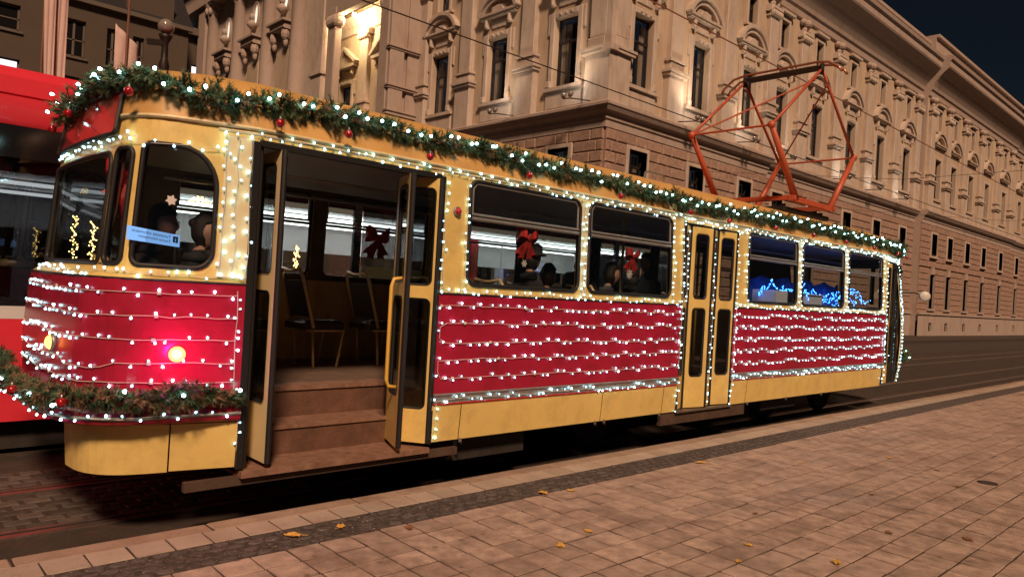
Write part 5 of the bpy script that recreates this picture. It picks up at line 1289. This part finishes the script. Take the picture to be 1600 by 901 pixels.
# ------------------------------------------------------------------ passengers
def person(label, x, y, zseat, face, lean=0.0, hair='short', coat='coat_black', hd=0.0, sc_=1.0):
    t = thing('person', label, 'person', (x, y, zseat))
    def skin(nodes, edges, root=0, sub=1):
        me = bpy.data.meshes.new('t'); me.from_pydata([n_[0] for n_ in nodes], edges, [])
        ob = bpy.data.objects.new('t', me); COL.objects.link(ob); m = ob.modifiers.new('s', 'SKIN'); m.use_smooth_shade = True
        for i, (_, r_) in enumerate(nodes):
            ob.data.skin_vertices[0].data[i].radius = r_ if isinstance(r_, tuple) else (r_, r_); ob.data.skin_vertices[0].data[i].use_root = (i == root)
        ob.modifiers.new('u', 'SUBSURF').levels = sub; ob.modifiers['u'].render_levels = sub
        g = bpy.context.evaluated_depsgraph_get(); r = bpy.data.meshes.new_from_object(ob.evaluated_get(g)); bpy.data.objects.remove(ob); return r
    # body: facing +x in local space, seated
    nodes = [((0, 0, .10), (.16, .13)), ((-.02 + lean*.10, 0, .30), (.17, .13)), ((-.02 + lean*.22, 0, .50), (.19, .12)), ((-.01 + lean*.27, 0, .60), (.09, .08)), ((.01 + lean*.30, 0, .68), .052), ((.02 + lean*.32, 0, .74), .05)]
    edges = [(i, i+1) for i in range(5)]
    for s in (-1, 1):
        b = len(nodes)
        nodes += [((-.02 + lean*.23, s*.185, .53), .070), ((.03 + lean*.2, s*.225, .28), .055), ((.24 + lean*.1, s*.17, .14), .042), ((.33 + lean*.1, s*.13, .13), (.034, .022))]
        edges += [(2, b), (b, b+1), (b+1, b+2), (b+2, b+3)]
        for k in range(4):
            nodes += [((.375 + lean*.1, s*(.13 + (k - 1.5)*.020), .125), .009), ((.41 + lean*.1, s*(.125 + (k - 1.5)*.021), .108), .0085), ((.42 + lean*.1, s*(.12 + (k - 1.5)*.02), .085), .008)]
            c = len(nodes) - 3; edges += [(b+3, c), (c, c+1), (c+1, c+2)]
        nodes += [((.345 + lean*.1, s*.085, .13), .011), ((.375 + lean*.1, s*.07, .115), .0095)]; c = len(nodes) - 2; edges += [(b+3, c), (c, c+1)]
        b = len(nodes)
        nodes += [((.05, s*.09, .06), .095), ((.42, s*.11, .07), .065), ((.44, s*.11, -.30), .045), ((.52, s*.11, -.34), (.05, .035))]
        edges += [(0, b), (b, b+1), (b+1, b+2), (b+2, b+3)]
    me = skin(nodes, edges)
    bm = bmesh.new(); bm.from_mesh(me)
    # head: shaped ball with brow, nose, chin, ears
    hx, hz = .055 + lean*.34, .845; hb = MB().ball((0, 0, 0), 1, 24, 18); ca, sa = cos(hd), sin(hd)
    vv = []
    for X, Y, Z in hb.v:
        x_, y_, z_ = X*.095, Y*.074, Z*.122
        if X > 0:
            jaw = max(0, -Z); x_ *= 1 - .10*jaw; y_ *= 1 - .30*jaw*jaw
            nz = math.exp(-((Z + .12)/.16)**2 - (Y/.17)**2); x_ += .026*nz if X > .6 else 0
            x_ -= .010*math.exp(-((Z - .12)/.10)**2)*math.exp(-((abs(Y) - .42)/.2)**2) if X > .4 else 0
            x_ += .007*math.exp(-((Z + .47)/.08)**2 - (Y/.3)**2) if X > .5 else 0
            x_ += .010*math.exp(-((Z + .80)/.14)**2 - (Y/.35)**2)
        if abs(Y) > .9: y_ += .012*math.copysign(math.exp(-((X + .05)/.22)**2 - ((Z + .05)/.25)**2), Y)
        vv.append((hx + x_*ca - y_*sa, x_*sa + y_*ca, hz + z_))
    hm = bpy.data.meshes.new('h'); hm.from_pydata(vv, [], hb.f); bm.from_mesh(hm)
    bm2 = bpy.data.meshes.new('b'); bm.to_mesh(bm2); bm.free()
    ob = bpy.data.objects.new('t', bm2); COL.objects.link(ob); r = ob.modifiers.new('r', 'REMESH'); r.mode = 'VOXEL'; r.voxel_size = .011; r.use_smooth_shade = True
    g = bpy.context.evaluated_depsgraph_get(); fm = bpy.data.meshes.new_from_object(ob.evaluated_get(g)); bpy.data.objects.remove(ob)
    fm.name = 'body'
    fm.materials.clear(); fm.materials.append(MATS[coat]); fm.materials.append(MATS['skin'])
    for p in fm.polygons:
        c = p.center
        if c.z > .715 or (c.x > .30 + lean*.1 and .05 < c.z < .18 and c.x < .46 and abs(c.y) > .05 and c.z > .155 - (c.x - .3)*.6): p.material_index = 1
    rot = Matrix.Translation((x, y, zseat)) @ Matrix.Rotation(face, 4, 'Z') @ Matrix.Scale(sc_, 4)
    fm.transform(rot); b_ = bpy.data.objects.new('body', fm); COL.objects.link(b_); attach(b_, t)
    # hair shell
    H = MB(); vs = []; hb = MB().ball((0, 0, 0), 1, 20, 14)
    for X, Y, Z in hb.v:
        k = 1.10 + .03*sin(9*Y + 4*Z)
        x_, y_, z_ = X*.098*k - .008, Y*.078*k, Z*.124*k + .008
        if Z < (.30 if X > -.05 else -.45 if hair != 'long' else -.9):
            x_ = min(x_, -.01 if X > 0 else x_)*.9; y_ *= .86; z_ = max(z_, .02 if X > 0 else z_)
        vs.append((hx + x_*ca - y_*sa, x_*sa + y_*ca, hz + z_))
    H.add(vs, hb.f)
    if hair == 'bun': H.ball((hx - .100*ca, -.100*sa, hz + .055), .034, 12, 8)
    if hair == 'long': H.ball((hx - .05*ca, -.05*sa, hz - .11), .075, 12, 8, (.8, 1, 1.5))
    if hair == 'hat': H.lathe([(.135, .03), (.14, .045), (.098, .055), (.092, .13), (.06, .15)], (hx, 0, hz), 16)
    hmn = H.mesh('hair', 'hair' if hair != 'hat' else coat, True); hmn.transform(rot); ho = bpy.data.objects.new('hair' if hair != 'hat' else 'hat', hmn); COL.objects.link(ho); attach(ho, t)
    # scarf/collar
    C = MB().lathe([(.085, -.03), (.088, .0), (.075, .03)], (.005 + lean*.28, 0, .665), 14); cm = C.mesh('collar', coat, True); cm.transform(rot); co = bpy.data.objects.new('collar', cm); COL.objects.link(co); attach(co, t)
    if hair == 'short':
        G = MB()
        for s in (-1, 1): G.tube([(hx + .098*ca - (s*.032 + .024*cos(a))*sa, .098*sa + (s*.032 + .024*cos(a))*ca, hz + .014 + .018*sin(a)) for a in [2*pi*k/10 for k in range(11)]], .0022, 4)
        gm_ = G.mesh('glasses', 'black'); gm_.transform(rot); go = bpy.data.objects.new('glasses', gm_); COL.objects.link(go); attach(go, t)
    return t
person('person in dark coat and glasses looking right behind the rounded rear window', 1.44, 5.36, 1.20, .05, .5, 'short', 'coat_black', -.55)
person('person with tied-up dark hair bending forward behind the rounded rear window', 1.68, 5.12, 1.16, .0, .45, 'bun', 'coat_black', -.5)
person('person in black coat seated behind the bow of the first large window', 4.98, 5.12, 1.20, .2, .1, 'hat', 'coat_black')
person('person with short dark hair at the left edge of the second large window', 6.30, 5.62, 1.38, .0, .1, 'plain', 'coat_black')
person('person in dark coat behind the star in the second large window', 6.62, 5.12, 1.16, .2, .15, 'long', 'coat_black')
person('person leaning forward between two others in the second large window', 6.22, 5.25, 1.12, -.2, .4, 'plain', 'coat_grey')
person('person standing near the right edge of the second large window', 8.55, 6.25, 1.38, 2.8, .1, 'plain', 'coat_brown')
person('child in grey coat low in the first large window', 5.45, 5.35, 1.05, .3, .2, 'plain', 'coat_grey')
# table with a white box inside the front part
tb = thing('side_table', 'low table with blue cloth behind the front windows', 'table', (11.0, 5.3, .88))
MB().bbox(9.2, 12.7, 4.76, 5.35, 1.70, 1.76, .01).build('table_top', 'blue_cloth', tb)
for x in (9.3, 12.6):
    for y in (4.80, 5.3): MB().tube([(x, y, .88), (x, y, 1.70)], .02, 6).build('leg', 'darkmetal', tb)
bk = MB(); vs = []; fs = []
for i in range(41):
    x = 9.15 + 3.6*i/40
    vs += [(x, 5.30 + .04*sin(i*1.3), 1.76), (x, 5.34 + .03*sin(i*1.3 + .5), 2.12 + .04*sin(i*.8))]
for i in range(40): fs.append((2*i, 2*i+2, 2*i+3, 2*i+1))
o = bk.add(vs, fs).build('backdrop_cloth', 'blue_cloth', tb, smooth=True); md = o.modifiers.new('s', 'SOLIDIFY'); md.thickness = .01
bx = thing('white_box', 'pale open box on the table behind the front windows', 'box', (9.8, 4.97, 1.76))
for a in ((9.45, 10.1, 4.80, 4.82), (9.45, 10.1, 5.13, 5.15), (9.45, 9.47, 4.82, 5.13), (10.08, 10.1, 4.82, 5.13)): MB().box(*a, 1.76, 1.93).build('panel', 'white_box', bx)
bx2 = thing('white_box', 'smaller pale box beside the open box behind the front windows', 'box', (10.6, 4.97, 1.76))
MB().bbox(10.3, 10.95, 4.82, 5.12, 1.76, 1.90, .01).build('carton', 'white_box', bx2); MB().box(10.28, 10.97, 4.80, 5.14, 1.90, 1.915).build('lid', 'white_box', bx2)
